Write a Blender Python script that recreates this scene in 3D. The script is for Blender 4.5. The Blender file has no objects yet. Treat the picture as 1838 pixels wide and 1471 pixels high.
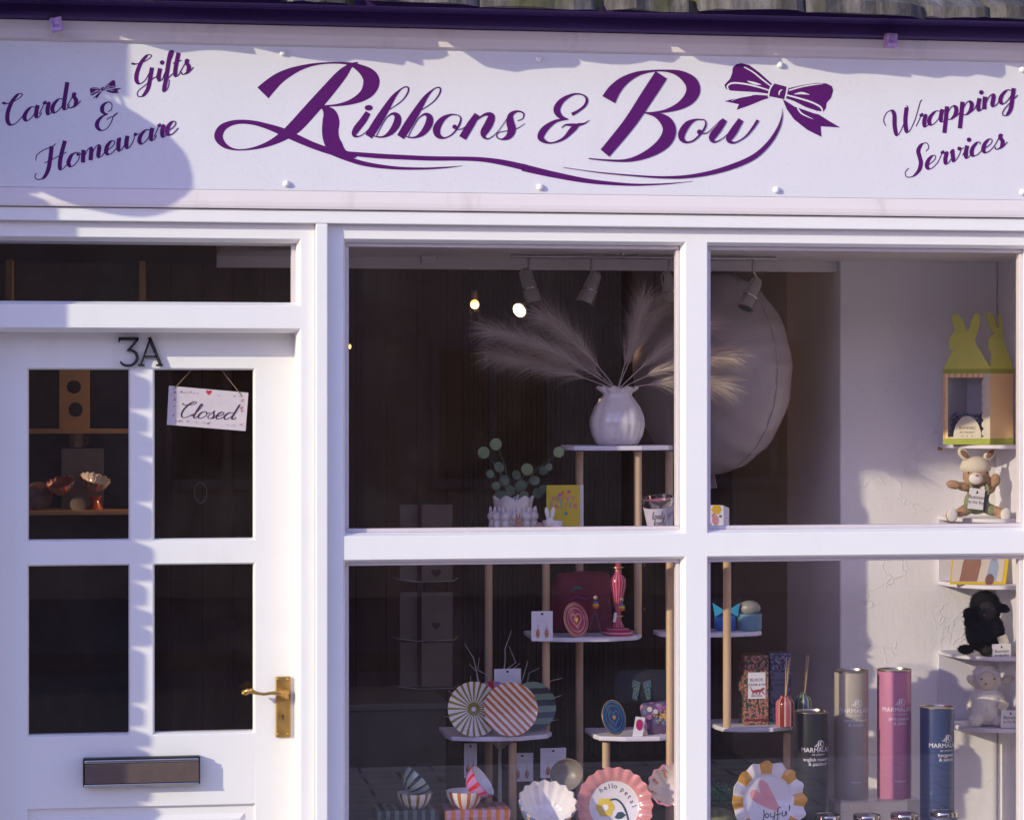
import bpy, bmesh, math, random
from mathutils import Vector, Matrix, Euler, noise
random.seed(7)
R = math.radians
sc = bpy.context.scene
COL = sc.collection

# ---------------------------------------------------------------- camera
F_PX = 4358.85; YAW = R(8.7257); DIST = 6.2; EYE = 1.60; HORIZON = 715.0
cd = bpy.data.cameras.new('camera'); cam = bpy.data.objects.new('camera', cd); COL.objects.link(cam)
cd.sensor_width = 36.0; cd.lens = F_PX / 1838 * 36.0
cd.shift_y = -(735.5 - HORIZON) / 1838.0
cd.clip_start = 0.05; cd.clip_end = 500
cam.location = (0, -DIST, EYE); cam.rotation_euler = (R(90), 0, -YAW)
sc.camera = cam

# ---------------------------------------------------------------- world, sun, exposure
SUNV = Vector((1.72, 1.0, -0.62)).normalized()
elev = math.asin(-SUNV.z); azim = math.atan2(-SUNV.x, -SUNV.y)
world = bpy.data.worlds.new('World'); sc.world = world; world.use_nodes = True
wn = world.node_tree.nodes; wl = world.node_tree.links
bg = wn['Background']; sky = wn.new('ShaderNodeTexSky'); sky.sky_type = 'NISHITA'
sky.sun_disc = False; sky.sun_elevation = elev; sky.sun_rotation = azim % (2 * math.pi)
sky.air_density = 1.4; sky.dust_density = 0.3; sky.ozone_density = 4.0
tint = wn.new('ShaderNodeMix'); tint.data_type = 'RGBA'; tint.blend_type = 'MULTIPLY'; tint.inputs[0].default_value = 1.0
tint.inputs[7].default_value = (1.66, 1.12, 1.38, 1)      # the photograph's white balance leans violet in the shade
wl.new(sky.outputs[0], tint.inputs[6]); wl.new(tint.outputs[2], bg.inputs[0]); bg.inputs[1].default_value = 0.15
sd = bpy.data.lights.new('sun', 'SUN'); sd.energy = 2.0; sd.angle = R(0.55); sd.color = (1.0, 0.975, 0.64)
sun = bpy.data.objects.new('sun', sd); COL.objects.link(sun)
sun.rotation_euler = SUNV.to_track_quat('-Z', 'Y').to_euler(); sun.location = (-6, -4, 6)
vs = sc.view_settings; vs.view_transform = 'Standard'; vs.look = 'None'; vs.gamma = 1.0
vs.use_curve_mapping = False; vs.exposure = 0.88

# ---------------------------------------------------------------- helpers
CY, SY = math.cos(YAW), math.sin(YAW)
def P(px, py, Y):
    """photograph point -> place on the upright plane at depth Y behind the shop front"""
    u = (px - 919.0) / F_PX; d = DIST + Y
    X = (u * d * CY + d * SY) / (CY - u * SY)
    return Vector((X, Y, EYE - (py - HORIZON) * (d * CY + X * SY) / F_PX))
def MPP(px, Y):
    X = P(px, 700, Y).x
    return ((DIST + Y) * CY + X * SY) / F_PX
def XP(px, Y): return P(px, 700, Y).x
def ZP(px, py, Y): return P(px, py, Y).z

ROOT = {}
class MB:
    def __init__(s): s.v = []; s.f = []; s.m = []; s.xf = None
    def vert(s, p):
        p = Vector(p)
        if s.xf is not None: p = s.xf @ p
        s.v.append(p); return len(s.v) - 1
    def face(s, idx, mi=0): s.f.append(tuple(idx)); s.m.append(mi)
    def poly(s, pts, mi=0): s.face([s.vert(p) for p in pts], mi)
    def box(s, x0, x1, y0, y1, z0, z1, mi=0):
        i = [s.vert(p) for p in ((x0,y0,z0),(x1,y0,z0),(x1,y1,z0),(x0,y1,z0),(x0,y0,z1),(x1,y0,z1),(x1,y1,z1),(x0,y1,z1))]
        for q in ((0,1,5,4),(1,2,6,5),(2,3,7,6),(3,0,4,7),(4,5,6,7),(3,2,1,0)): s.face([i[k] for k in q], mi)
        return s
    def bar(s, a, b, r, n=8, mi=0, r2=None): return s.tube([a, b], [r, r if r2 is None else r2], n, mi)
    def tube(s, pts, rs, n=8, mi=0, caps=True):
        pts = [Vector(p) for p in pts]
        if not hasattr(rs, '__len__'): rs = [rs] * len(pts)
        rings = []; ref = None
        for k, p in enumerate(pts):
            t = (pts[min(k+1, len(pts)-1)] - pts[max(k-1, 0)]).normalized()
            if ref is None: ref = t.orthogonal().normalized()
            ref = (ref - t * ref.dot(t))
            ref = ref.normalized() if ref.length > 1e-6 else t.orthogonal().normalized()
            b = t.cross(ref)
            rings.append([s.vert(p + (ref * math.cos(2*math.pi*j/n) + b * math.sin(2*math.pi*j/n)) * rs[k]) for j in range(n)])
        for k in range(len(rings)-1):
            for j in range(n):
                s.face((rings[k][j], rings[k][(j+1) % n], rings[k+1][(j+1) % n], rings[k+1][j]), mi)
        if caps: s.face(rings[0][::-1], mi); s.face(rings[-1], mi)
        return s
    def ell(s, c, r, nu=16, nv=10, mi=0, rot=None):
        c = Vector(c); r = Vector(r) if hasattr(r, '__len__') else Vector((r, r, r))
        rot = Euler(rot).to_matrix() if rot else None
        rows = []
        for i in range(nv + 1):
            a = math.pi * i / nv
            if i in (0, nv):
                p = Vector((0, 0, r.z * math.cos(a)))
                rows.append([s.vert(c + (rot @ p if rot else p))]); continue
            row = []
            for j in range(nu):
                b = 2 * math.pi * j / nu
                p = Vector((r.x * math.sin(a) * math.cos(b), r.y * math.sin(a) * math.sin(b), r.z * math.cos(a)))
                row.append(s.vert(c + (rot @ p if rot else p)))
            rows.append(row)
        for i in range(nv):
            A, B = rows[i], rows[i+1]
            for j in range(nu):
                if len(A) == 1: s.face((A[0], B[j], B[(j+1) % nu]), mi)
                elif len(B) == 1: s.face((A[j], B[0], A[(j+1) % nu]), mi)
                else: s.face((A[j], B[j], B[(j+1) % nu], A[(j+1) % nu]), mi)
        return s
    def lathe(s, prof, n=32, wave=None, mf=None, mi=0):
        """prof: (r, z) list about the Z axis; wave(r, z, ang, k) -> (r, z); mf(ang, k) -> material"""
        rings = []
        for k, (r, z) in enumerate(prof):
            if r < 1e-7: rings.append([s.vert((0, 0, z))]); continue
            row = []
            for j in range(n):
                a = 2 * math.pi * j / n
                rr, zz = wave(r, z, a, k) if wave else (r, z)
                row.append(s.vert((rr * math.cos(a), rr * math.sin(a), zz)))
            rings.append(row)
        for k in range(len(rings)-1):
            A, B = rings[k], rings[k+1]
            for j in range(n):
                q = mf(2 * math.pi * (j + .5) / n, k) if mf else mi
                if len(A) == 1 and len(B) == 1: continue
                if len(A) == 1: s.face((A[0], B[(j+1) % n], B[j]), q)
                elif len(B) == 1: s.face((A[j], A[(j+1) % n], B[0]), q)
                else: s.face((A[j], A[(j+1) % n], B[(j+1) % n], B[j]), q)
        return s
    def prism(s, pts, off, mi=0):
        """closed outline (3D points) pushed by vector off"""
        off = Vector(off); a = [s.vert(p) for p in pts]
        b = [s.vert(Vector(p) + off) for p in pts]; n = len(pts)
        s.face(a, mi); s.face(b[::-1], mi)
        for k in range(n): s.face((a[k], b[k], b[(k+1) % n], a[(k+1) % n]), mi)
        return s
    def build(s, name, mats, parent=None, smooth=False, bevel=0, world=True, loc=None, fix=True, seg=2):
        if not isinstance(mats, (list, tuple)): mats = [mats]
        me = bpy.data.meshes.new(name)
        vs_ = s.v
        root = ROOT.get(parent.name) if parent else None
        mat = None
        if parent is None:
            mat = loc if isinstance(loc, Matrix) else Matrix.Translation(loc if loc is not None else (0, 0, 0))
        else: mat = root
        if world and mat is not None:
            inv = mat.inverted(); vs_ = [inv @ v for v in vs_]
        me.from_pydata([tuple(v) for v in vs_], [], s.f)
        for m in mats: me.materials.append(m)
        me.polygons.foreach_set('material_index', s.m)
        if fix:
            bm = bmesh.new(); bm.from_mesh(me)
            bmesh.ops.remove_doubles(bm, verts=bm.verts, dist=1e-6)
            bmesh.ops.recalc_face_normals(bm, faces=bm.faces); bm.to_mesh(me); bm.free()
        if smooth:
            me.polygons.foreach_set('use_smooth', [True] * len(me.polygons))
            if smooth is not True: me.set_sharp_from_angle(angle=R(smooth))
        o = bpy.data.objects.new(name, me); COL.objects.link(o)
        if parent: o.parent = parent; ROOT[o.name] = mat
        else: o.matrix_world = mat; ROOT[o.name] = mat
        if bevel:
            b = o.modifiers.new('bevel', 'BEVEL'); b.width = bevel; b.segments = seg; b.limit_method = 'ANGLE'; b.angle_limit = R(40)
        return o
def thing(name, label, cat, loc=(0, 0, 0), group=None, rot=None):
    o = bpy.data.objects.new(name, None); COL.objects.link(o)
    m = Matrix.Translation(loc)
    if rot is not None: m = m @ Euler(rot).to_matrix().to_4x4()
    o.matrix_world = m; ROOT[o.name] = m; o.empty_display_size = .05
    return tag(o, label, cat, group)
def tag(o, label, cat, group=None):
    o['label'] = label; o['category'] = cat
    if group: o['group'] = group
    return o
def struct(o): o['kind'] = 'structure'; return o

# ---------------------------------------------------------------- materials
class NT:
    def __init__(s, name):
        s.mat = bpy.data.materials.new(name); s.mat.use_nodes = True
        s.t = s.mat.node_tree; s.b = s.t.nodes['Principled BSDF']; s._c = None
    def n(s, typ, **kw):
        x = s.t.nodes.new(typ)
        for k, v in kw.items(): setattr(x, k, v)
        return x
    def l(s, a, b): s.t.links.new(a, b)
    def co(s, kind='Object'):
        if s._c is None: s._c = s.n('ShaderNodeTexCoord')
        return s._c.outputs[kind]
    def m(s, op, a, b=None, c=None):
        x = s.n('ShaderNodeMath', operation=op)
        for i, q in enumerate((a, b, c)):
            if q is None: continue
            if isinstance(q, (int, float)): x.inputs[i].default_value = q
            else: s.l(q, x.inputs[i])
        return x.outputs[0]
    def mix(s, fac, a, b, mode='MIX'):
        x = s.n('ShaderNodeMix', data_type='RGBA', blend_type=mode)
        for i, q in ((0, fac), (6, a), (7, b)):
            if isinstance(q, (int, float)): x.inputs[i].default_value = q
            elif isinstance(q, tuple): x.inputs[i].default_value = (*q[:3], 1)
            else: s.l(q, x.inputs[i])
        return x.outputs[2]
    def noise(s, scale, detail=3, rough=.55, vec=None, out=0):
        x = s.n('ShaderNodeTexNoise'); x.inputs['Scale'].default_value = scale
        x.inputs['Detail'].default_value = detail; x.inputs['Roughness'].default_value = rough
        s.l(vec if vec is not None else s.co(), x.inputs['Vector']); return x.outputs[out]
    def ramp(s, fac, stops, const=False):
        x = s.n('ShaderNodeValToRGB'); r = x.color_ramp
        if const: r.interpolation = 'CONSTANT'
        while len(r.elements) < len(stops): r.elements.new(.5)
        for e, (p, c) in zip(r.elements, stops):
            e.position = p; e.color = (*c, 1) if hasattr(c, '__len__') else (c, c, c, 1)
        s.l(fac, x.inputs[0]); return x.outputs[0]
    def xyz(s, vec=None):
        x = s.n('ShaderNodeSeparateXYZ'); s.l(vec if vec is not None else s.co(), x.inputs[0]); return x.outputs
    def scale(s, sx, sy, sz):
        x = s.n('ShaderNodeMapping'); x.inputs['Scale'].default_value = (sx, sy, sz); s.l(s.co(), x.inputs[0]); return x.outputs[0]
    def bump(s, h, strength, dist=.002):
        x = s.n('ShaderNodeBump'); x.inputs['Strength'].default_value = strength; x.inputs['Distance'].default_value = dist
        s.l(h, x.inputs['Height']); s.l(x.outputs[0], s.b.inputs['Normal'])
    def set(s, **kw):
        names = dict(rough='Roughness', metal='Metallic', color='Base Color', spec='Specular IOR Level', coat='Coat Weight',
                     sheen='Sheen Weight', trans='Transmission Weight', ior='IOR', alpha='Alpha', sub='Subsurface Weight')
        for k, v in kw.items():
            i = s.b.inputs[names[k]]
            if isinstance(v, tuple): i.default_value = (*v[:3], 1)
            elif isinstance(v, (int, float)): i.default_value = v
            else: s.l(v, i)
        return s
MATS = {}
def plain(name, col, rough=.5, metal=0, var=.08, vs_=25, bump=0, bs=120, spec=.5, coat=0):
    if name in MATS: return MATS[name]
    t = NT(name); k = t.noise(vs_, 4)
    lo = tuple(c * (1 - var) for c in col); hi = tuple(min(1, c * (1 + var)) for c in col)
    t.set(color=t.ramp(k, [(.25, lo), (.75, hi)]), rough=rough, metal=metal, spec=spec, coat=coat)
    if bump: t.bump(t.noise(bs, 4), bump)
    MATS[name] = t.mat; return t.mat
def emit(name, col, strength):
    t = NT(name); t.b.inputs['Emission Color'].default_value = (*col, 1); t.b.inputs['Emission Strength'].default_value = strength
    t.set(color=(.8, .7, .5)); return t.mat
def stripes(name, a, b, freq, axis=(1, 0, 0), duty=.5, rough=.25, phase=0.0, coat=.3):
    t = NT(name); x = t.xyz()
    d = t.m('ADD', t.m('ADD', t.m('MULTIPLY', x[0], axis[0]), t.m('MULTIPLY', x[1], axis[1])), t.m('MULTIPLY', x[2], axis[2]))
    w = t.m('MULTIPLY', t.m('SUBTRACT', t.noise(60), .5), .004)
    fr = t.m('FRACT', t.m('ADD', t.m('MULTIPLY', t.m('ADD', d, w), freq), phase + 100))
    t.set(color=t.mix(t.m('LESS_THAN', fr, duty), a, b), rough=rough, coat=coat); return t.mat
def radial(name, a, b, n, duty, r_in, r_dot, dot, rough=.25, up=2):
    """sun-burst rays about the local axis"""
    t = NT(name); x = t.xyz(); ax = [i for i in range(3) if i != up]
    ang = t.m('ARCTAN2', x[ax[0]], x[ax[1]])
    rad = t.m('SQRT', t.m('ADD', t.m('MULTIPLY', x[ax[0]], x[ax[0]]), t.m('MULTIPLY', x[ax[1]], x[ax[1]])))
    fr = t.m('FRACT', t.m('ADD', t.m('MULTIPLY', ang, n / (2 * math.pi)), 50))
    ray = t.m('LESS_THAN', fr, t.m('ADD', duty, t.m('DIVIDE', r_in * .25, t.m('ADD', rad, .001))))
    ray = t.m('MAXIMUM', ray, t.m('LESS_THAN', rad, r_in))
    c = t.mix(ray, a, b)
    t.set(color=t.mix(t.m('LESS_THAN', rad, r_dot), c, dot), rough=rough, coat=.3); return t.mat

def paint(name, col, rough=.42, dirt=.10, bmp=.16):
    t = NT(name); k = t.noise(6, 5, .6); g = t.noise(140, 3)
    st = t.noise(9, 5, .65, t.scale(1, 1, .22))
    c = t.ramp(k, [(.2, tuple(x * .955 for x in col)), (.8, col)])
    c = t.mix(t.m('MULTIPLY', t.ramp(st, [(.56, 0.), (.80, 1.)]), dirt), c, tuple(x * y for x, y in zip(col, (.62, .55, .50))))
    t.set(color=c, rough=t.ramp(g, [(.3, rough - .08), (.7, rough + .1)]), spec=.45)
    t.bump(t.m('ADD', t.noise(18, 2, .5, t.scale(.12, 1, 1)), t.m('MULTIPLY', g, .35)), bmp, .0015)
    return t.mat
M_white = paint('white_gloss_paint', (.79, .762, .78))
M_door = paint('door_white_paint', (.785, .755, .772), .38, .14)
M_mould = paint('weathered_white_paint', (.72, .645, .67), .6, .6)
M_sign = paint('sign_panel_white', (.70, .675, .735), .32, .10, .02)
M_purple = paint('purple_gloss_paint', (.045, .013, .12), .45, .5)
M_lilac = plain('lilac_paint', (.42, .26, .56), .45, var=.35, vs_=90, bump=.3, bs=150)
M_ink = plain('purple_vinyl', (.092, .009, .125), .45, var=.06, spec=.15)
M_hi = plain('vinyl_gap_white', (.70, .675, .735), .3, var=.02)
M_brass = NT('aged_brass'); M_brass.set(color=M_brass.ramp(M_brass.noise(55, 5, .65), [(.25, (.40, .235, .075)), (.75, (.56, .345, .12))]), metal=1.0, rough=M_brass.ramp(M_brass.noise(40), [(.3, .38), (.7, .52)])); M_brass = M_brass.mat
M_chrome = plain('brushed_steel', (.50, .47, .45), .08, 1.0, .06, 60)
M_flap = plain('bronze_letter_flap', (.125, .085, .078), .45, .25, .12, 30)
M_iron = plain('black_cast_iron', (.028, .026, .032), .45, .3, .25, 60, .3)
M_black = plain('black_trim', (.012, .011, .013), .4)
M_darkhole = plain('keyhole_dark', (.004, .004, .004), .9)
M_wood = NT('beech_dowel'); _g = M_wood.noise(30, 4, .6, M_wood.scale(1, 1, .08)); M_wood.set(color=M_wood.ramp(_g, [(.3, (.44, .29, .17)), (.7, (.60, .42, .26))]), rough=.5); M_wood = M_wood.mat
M_shelf = plain('white_shelf_board', (.70, .67, .77), .4, var=.04)
M_cer = plain('white_glazed_ceramic', (.74, .70, .70), .12, var=.05, coat=.6)
M_cream = plain('cream_ceramic', (.66, .60, .56), .2, var=.06, coat=.4)
M_card = plain('white_card', (.74, .72, .78), .6, var=.03)
M_gold = plain('gold_print', (.75, .50, .20), .3, .9)
M_inkdark = plain('dark_print', (.03, .025, .035), .6)
M_whiteprint = plain('white_print', (.82, .80, .84), .5, var=.02)
M_red = plain('red_print', (.55, .03, .06), .5)
def glass_mat(name, tint):
    t = NT(name); out = t.t.nodes['Material Output']; t.t.nodes.remove(t.b)
    tr = t.n('ShaderNodeBsdfTransparent'); gl = t.n('ShaderNodeBsdfGlossy'); mx = t.n('ShaderNodeMixShader'); lw = t.n('ShaderNodeLayerWeight'); lw.inputs[0].default_value = .5
    frs = t.m('ADD', t.m('MULTIPLY', t.m('POWER', lw.outputs['Facing'], 5), .96), .035)
    tr.inputs[0].default_value = (*tint, 1); gl.inputs[0].default_value = (.95, .95, 1, 1); gl.inputs['Roughness'].default_value = .01
    # thin film of dust on the pane
    du = t.n('ShaderNodeBsdfDiffuse'); du.inputs[0].default_value = (.6, .55, .55, 1)
    m2 = t.n('ShaderNodeMixShader')
    k = t.m('ADD', t.m('MULTIPLY', t.ramp(t.noise(5, 6, .7), [(.45, 0.), (.8, 1.)]), .008), .003)
    t.l(k, m2.inputs[0]); t.l(tr.outputs[0], m2.inputs[1]); t.l(du.outputs[0], m2.inputs[2])
    t.l(frs, mx.inputs[0]); t.l(m2.outputs[0], mx.inputs[1]); t.l(gl.outputs[0], mx.inputs[2]); t.l(mx.outputs[0], out.inputs[0])
    return t.mat
M_glass = glass_mat('window_glass', (.985, .965, .975))
M_acryl = glass_mat('clear_acrylic', (.97, .97, .99))

def frame_mesh(outer, openings, y, depth, bw, bd, mb=None):
    """flat frame face with bevelled openings: outer / openings are (x0,x1,z0,z1) on plane y"""
    mb = mb or MB()
    def cells(rects, yy):
        xs = sorted({outer[0], outer[1], *[r[0] for r in rects], *[r[1] for r in rects]})
        zs = sorted({outer[2], outer[3], *[r[2] for r in rects], *[r[3] for r in rects]})
        for i in range(len(xs)-1):
            for j in range(len(zs)-1):
                cx, cz = (xs[i]+xs[i+1])/2, (zs[j]+zs[j+1])/2
                if any(r[0] < cx < r[1] and r[2] < cz < r[3] for r in rects): continue
                mb.poly([(xs[i],yy,zs[j]),(xs[i+1],yy,zs[j]),(xs[i+1],yy,zs[j+1]),(xs[i],yy,zs[j+1])])
        return xs, zs
    xs, zs = cells(openings, y)
    def ring(r, yy): return [(r[0],yy,r[2]),(r[1],yy,r[2]),(r[1],yy,r[3]),(r[0],yy,r[3])]
    inner = [(r[0]+bw, r[1]-bw, r[2]+bw, r[3]-bw) for r in openings]
    for r, q in zip(openings, inner):
        A, B, C = ring(r, y), ring(q, y+bd), ring(q, y+depth)
        for k in range(4):
            l = (k+1) % 4
            mb.poly([A[k], A[l], B[l], B[k]]); mb.poly([B[k], B[l], C[l], C[k]])
    # outer sides
    for k in range(len(xs)-1):
        for z in (outer[2], outer[3]): mb.poly([(xs[k],y,z),(xs[k+1],y,z),(xs[k+1],y+depth,z),(xs[k],y+depth,z)])
    for k in range(len(zs)-1):
        for x in (outer[0], outer[1]): mb.poly([(x,y,zs[k]),(x,y,zs[k+1]),(x,y+depth,zs[k+1]),(x,y+depth,zs[k])])
    mb2 = MB(); 
    xs2 = sorted({outer[0], outer[1], *[r[0] for r in inner], *[r[1] for r in inner]})
    cells(inner, y+depth)
    return mb, inner

# ---- brush strokes: hand-lettered calligraphy as flat vinyl
def crom(pts, n=8):
    out = []
    for i in range(len(pts)-1):
        p0 = pts[max(i-1, 0)]; p1 = pts[i]; p2 = pts[i+1]; p3 = pts[min(i+2, len(pts)-1)]
        for k in range(n):
            t = k / n
            out.append(tuple(.5*((2*b)+(c-a)*t+(2*a-5*b+4*c-d)*t*t+(3*b-a-3*c+d)*t**3) for a, b, c, d in zip(p0, p1, p2, p3)))
    out.append(tuple(pts[-1])); return out
class Brush:
    """collects strokes in photograph coordinates and lays them on the plane Y"""
    def __init__(s, Y, up=.0005, fn=None):
        s.mb = MB(); s.Y = Y; s.k = 0; s.up = up; s.fn = fn or (lambda x, y, o: P(x, y, s.Y - o))
    def off(s, t=0.): return s.up + s.k * .00006 + t * .00005
    def stroke(s, pts, n=8, mi=0, minw=.9):
        q = crom(pts, n) if len(pts) > 2 else [tuple(p) for p in pts]
        L, Rr = [], []
        for i, p in enumerate(q):
            a = q[max(i-1, 0)]; b = q[min(i+1, len(q)-1)]
            dx, dy = b[0]-a[0], b[1]-a[1]; d = math.hypot(dx, dy) or 1
            w = max(p[2], minw if 0 < i < len(q)-1 else .2) / 2
            o = s.off(i/len(q))
            L.append(s.mb.vert(s.fn(p[0]-dy/d*w, p[1]+dx/d*w, o))); Rr.append(s.mb.vert(s.fn(p[0]+dy/d*w, p[1]-dx/d*w, o)))
        for i in range(len(q)-1): s.mb.face((L[i], L[i+1], Rr[i+1], Rr[i]), mi)
        s.k += 1
    def blob(s, x, y, rx, ry=None, mi=0, n=16):
        ry = ry or rx; o = s.off(); c = s.mb.vert(s.fn(x, y, o))
        q = [s.mb.vert(s.fn(x+rx*math.cos(2*math.pi*k/n), y+ry*math.sin(2*math.pi*k/n), o)) for k in range(n)]
        for k in range(n): s.mb.face((c, q[k], q[(k+1) % n]), mi)
        s.k += 1
    def poly(s, pts, mi=0):
        o = s.off(); s.mb.face([s.mb.vert(s.fn(x, y, o)) for x, y in pts], mi); s.k += 1
    def build(s, name, mats, parent):
        return s.mb.build(name, mats, parent, fix=False)
SCR = {
 'a': (1.0, [[(.78,.82),(.5,1.0),(.18,.72),(.08,.3),(.25,.0),(.5,.12),(.74,.5),(.86,.98)],[(.88,1.0),(.80,.45),(.84,.08),(1.0,.03),(1.15,.3)]]),
 'r': (.72, [[(0,.25),(.22,.8),(.28,1.12),(.34,.95),(.55,.92),(.5,.45),(.55,.06),(.7,.03),(.85,.3)]]),
 'd': (1.0, [[(.78,.82),(.5,1.0),(.18,.72),(.08,.3),(.25,.0),(.5,.12),(.74,.5),(.86,.98)],[(.95,2.15),(.86,1.2),(.80,.45),(.84,.08),(1.0,.03),(1.15,.3)]]),
 's': (.72, [[(0,.25),(.3,.85),(.42,1.12),(.40,.85),(.55,.5),(.5,.12),(.25,.0),(.1,.1),(.14,.22)],[(.35,.02),(.6,.08),(.85,.35)]]),
 'i': (.48, [[(0,.3),(.24,.95)],[(.26,1.0),(.2,.45),(.25,.06),(.4,.03),(.55,.3)],'dot']),
 'f': (.55, [[(0,.25),(.3,1.1),(.55,1.9),(.5,2.15),(.36,1.95),(.28,1.2),(.2,.1),(.12,-.7),(.18,-.95),(.36,-.7),(.40,-.2),(.3,.0),(.62,.3)]]),
 't': (.5, [[(.34,1.85),(.24,1.0),(.2,.4),(.25,.06),(.4,.03),(.55,.3)],[(.02,1.12),(.55,1.18)]]),
 'o': (.9, [[(.56,1.0),(.28,.88),(.09,.4),(.22,.02),(.5,.06),(.76,.5),(.66,.92),(.5,1.0)],[(.66,.9),(.72,.75),(.85,.74),(1.0,.9)]]),
 'm': (1.45, [[(.12,1.0),(.1,.5),(.1,0)],[(.12,.25),(.35,.85),(.52,1.0),(.6,.8),(.57,0)],[(.59,.25),(.82,.85),(1.0,1.0),(1.1,.8),(1.05,.25),(1.12,.03),(1.28,.05),(1.45,.3)]]),
 'n': (1.0, [[(.12,1.0),(.1,.5),(.1,0)],[(.12,.25),(.35,.85),(.55,1.0),(.65,.8),(.6,.25),(.67,.03),(.82,.05),(1.0,.3)]]),
 'e': (.72, [[(0,.3),(.3,.42),(.55,.62),(.6,.88),(.42,1.0),(.17,.75),(.08,.32),(.22,.02),(.48,.05),(.78,.35)]]),
 'w': (1.35, [[(.1,.95),(.16,1.0),(.12,.45),(.18,.05),(.36,.08),(.6,.6),(.68,1.0)],[(.68,1.0),(.62,.45),(.68,.05),(.86,.08),(1.1,.6),(1.12,1.0),(1.22,.85),(1.38,.9)]]),
 'p': (.95, [[(.16,1.12),(.12,.2),(.06,-.95)],[(.12,.25),(.35,.85),(.55,1.0),(.74,.72),(.68,.25),(.42,.0),(.22,.1)],[(.5,.02),(.75,.1),(.98,.35)]]),
 'g': (1.0, [[(.78,.82),(.5,1.0),(.18,.72),(.08,.3),(.25,.0),(.5,.12),(.74,.5),(.86,.98)],[(.88,1.0),(.82,.2),(.74,-.6),(.5,-1.0),(.26,-.85),(.4,-.4),(1.15,.35)]]),
 'v': (.85, [[(.05,.8),(.18,1.0),(.24,.5),(.34,.03),(.6,.35),(.74,.85),(.66,1.02),(.66,.85),(.9,.9)]]),
 'c': (.72, [[(.6,.78),(.55,.98),(.38,1.0),(.14,.7),(.08,.3),(.22,.02),(.48,.05),(.78,.35)]]),
 'l': (.5, [[(0,.25),(.3,.9),(.52,1.75),(.46,2.05),(.33,1.8),(.22,.8),(.2,.3),(.27,.05),(.42,.03),(.55,.3)]]),
 'h': (.95, [[(0,.25),(.3,.9),(.5,1.75),(.44,2.05),(.3,1.8),(.18,.8),(.1,0)],[(.12,.25),(.35,.85),(.55,1.0),(.65,.8),(.6,.25),(.67,.03),(.82,.05),(1.0,.3)]]),
 'y': (1.0, [[(.12,1.0),(.1,.4),(.2,.03),(.42,.08),(.7,.6),(.84,1.0)],[(.84,1.0),(.78,.1),(.66,-.7),(.45,-1.0),(.25,-.85),(.4,-.4),(1.05,.3)]]),
 'u': (.98, [[(.12,1.0),(.1,.4),(.2,.03),(.42,.08),(.7,.6),(.8,1.0)],[(.8,1.0),(.75,.4),(.8,.06),(.93,.03),(1.05,.3)]]),
 'j': (.5, [[(.3,1.0),(.25,.1),(.12,-.7),(-.1,-1.0),(-.25,-.8),(.0,-.3),(.5,.3)],'dot']),
 'k': (.8, [[(.35,2.0),(.2,.9),(.1,0)],[(.15,.4),(.5,1.0),(.6,.8),(.3,.5),(.5,.2),(.65,.03),(.8,.3)]]),
 'C': (1.08, [[(-.28,2.02),(-.05,1.86)],[(-.05,1.86),(.3,1.82),(.7,1.95),(.95,2.15),(.9,2.3),(.66,2.3),(.32,1.85),(.1,1.1),(.12,.4),(.35,.03),(.7,.1),(1.15,.6)]]),
 'G': (1.35, [[(-.25,2.02),(0,1.88)],[(0,1.88),(.4,1.85),(.8,1.98),(1.0,2.18),(.92,2.3),(.7,2.3),(.36,1.85),(.14,1.1),(.16,.5),(.4,.2),(.75,.45),(1.05,1.2)],[(1.08,1.25),(1.0,.3),(.9,-.4),(.6,-.85),(.3,-.75),(.3,-.35),(.7,-.05),(1.3,.4)]]),
 'H': (1.6, [[(-.35,1.35),(-.3,1.75),(.1,2.0),(.6,2.05),(.9,2.2)],[(.62,2.1),(.55,1.2),(.42,.3),(.15,-.2),(-.2,-.2),(-.4,.1),(-.3,.35)],[(1.45,2.2),(1.25,1.3),(1.15,.5),(1.2,.06),(1.4,.05),(1.7,.4)],[(.2,.95),(.7,1.05),(1.55,1.25)]]),
 'W': (1.78, [[(-.1,1.0),(-.25,1.5),(-.1,2.0),(.2,2.1),(.4,1.7),(.45,.8),(.58,.08),(.75,.05),(1.0,.7),(1.15,1.4),(1.2,2.0),(1.12,2.15)],[(1.15,2.0),(1.1,1.0),(1.2,.1),(1.4,.05),(1.7,.8),(1.9,1.7),(2.0,2.15),(2.1,2.2)]]),
 'S': (1.0, [[(.98,1.5),(1.15,1.75),(1.0,2.15),(.7,2.15),(.5,1.75),(.6,1.2),(.7,.7),(.6,.15),(.25,-.2),(-.15,-.1),(-.25,.3),(-.05,.55)]]),
 '&': (1.4, [[(.8,1.35),(1.05,1.5),(1.05,1.9),(.8,2.1),(.45,1.9),(.4,1.5),(.6,1.25),(.8,1.2)],[(.8,1.2),(.4,1.05),(.1,.7),(.1,.3),(.4,.0),(.8,.1),(1.1,.6),(1.2,.95),(1.5,1.15)],[(.75,.75),(.95,.9),(1.2,.92),(1.5,1.15)]]),
 ' ': (.5, []),
}
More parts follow.
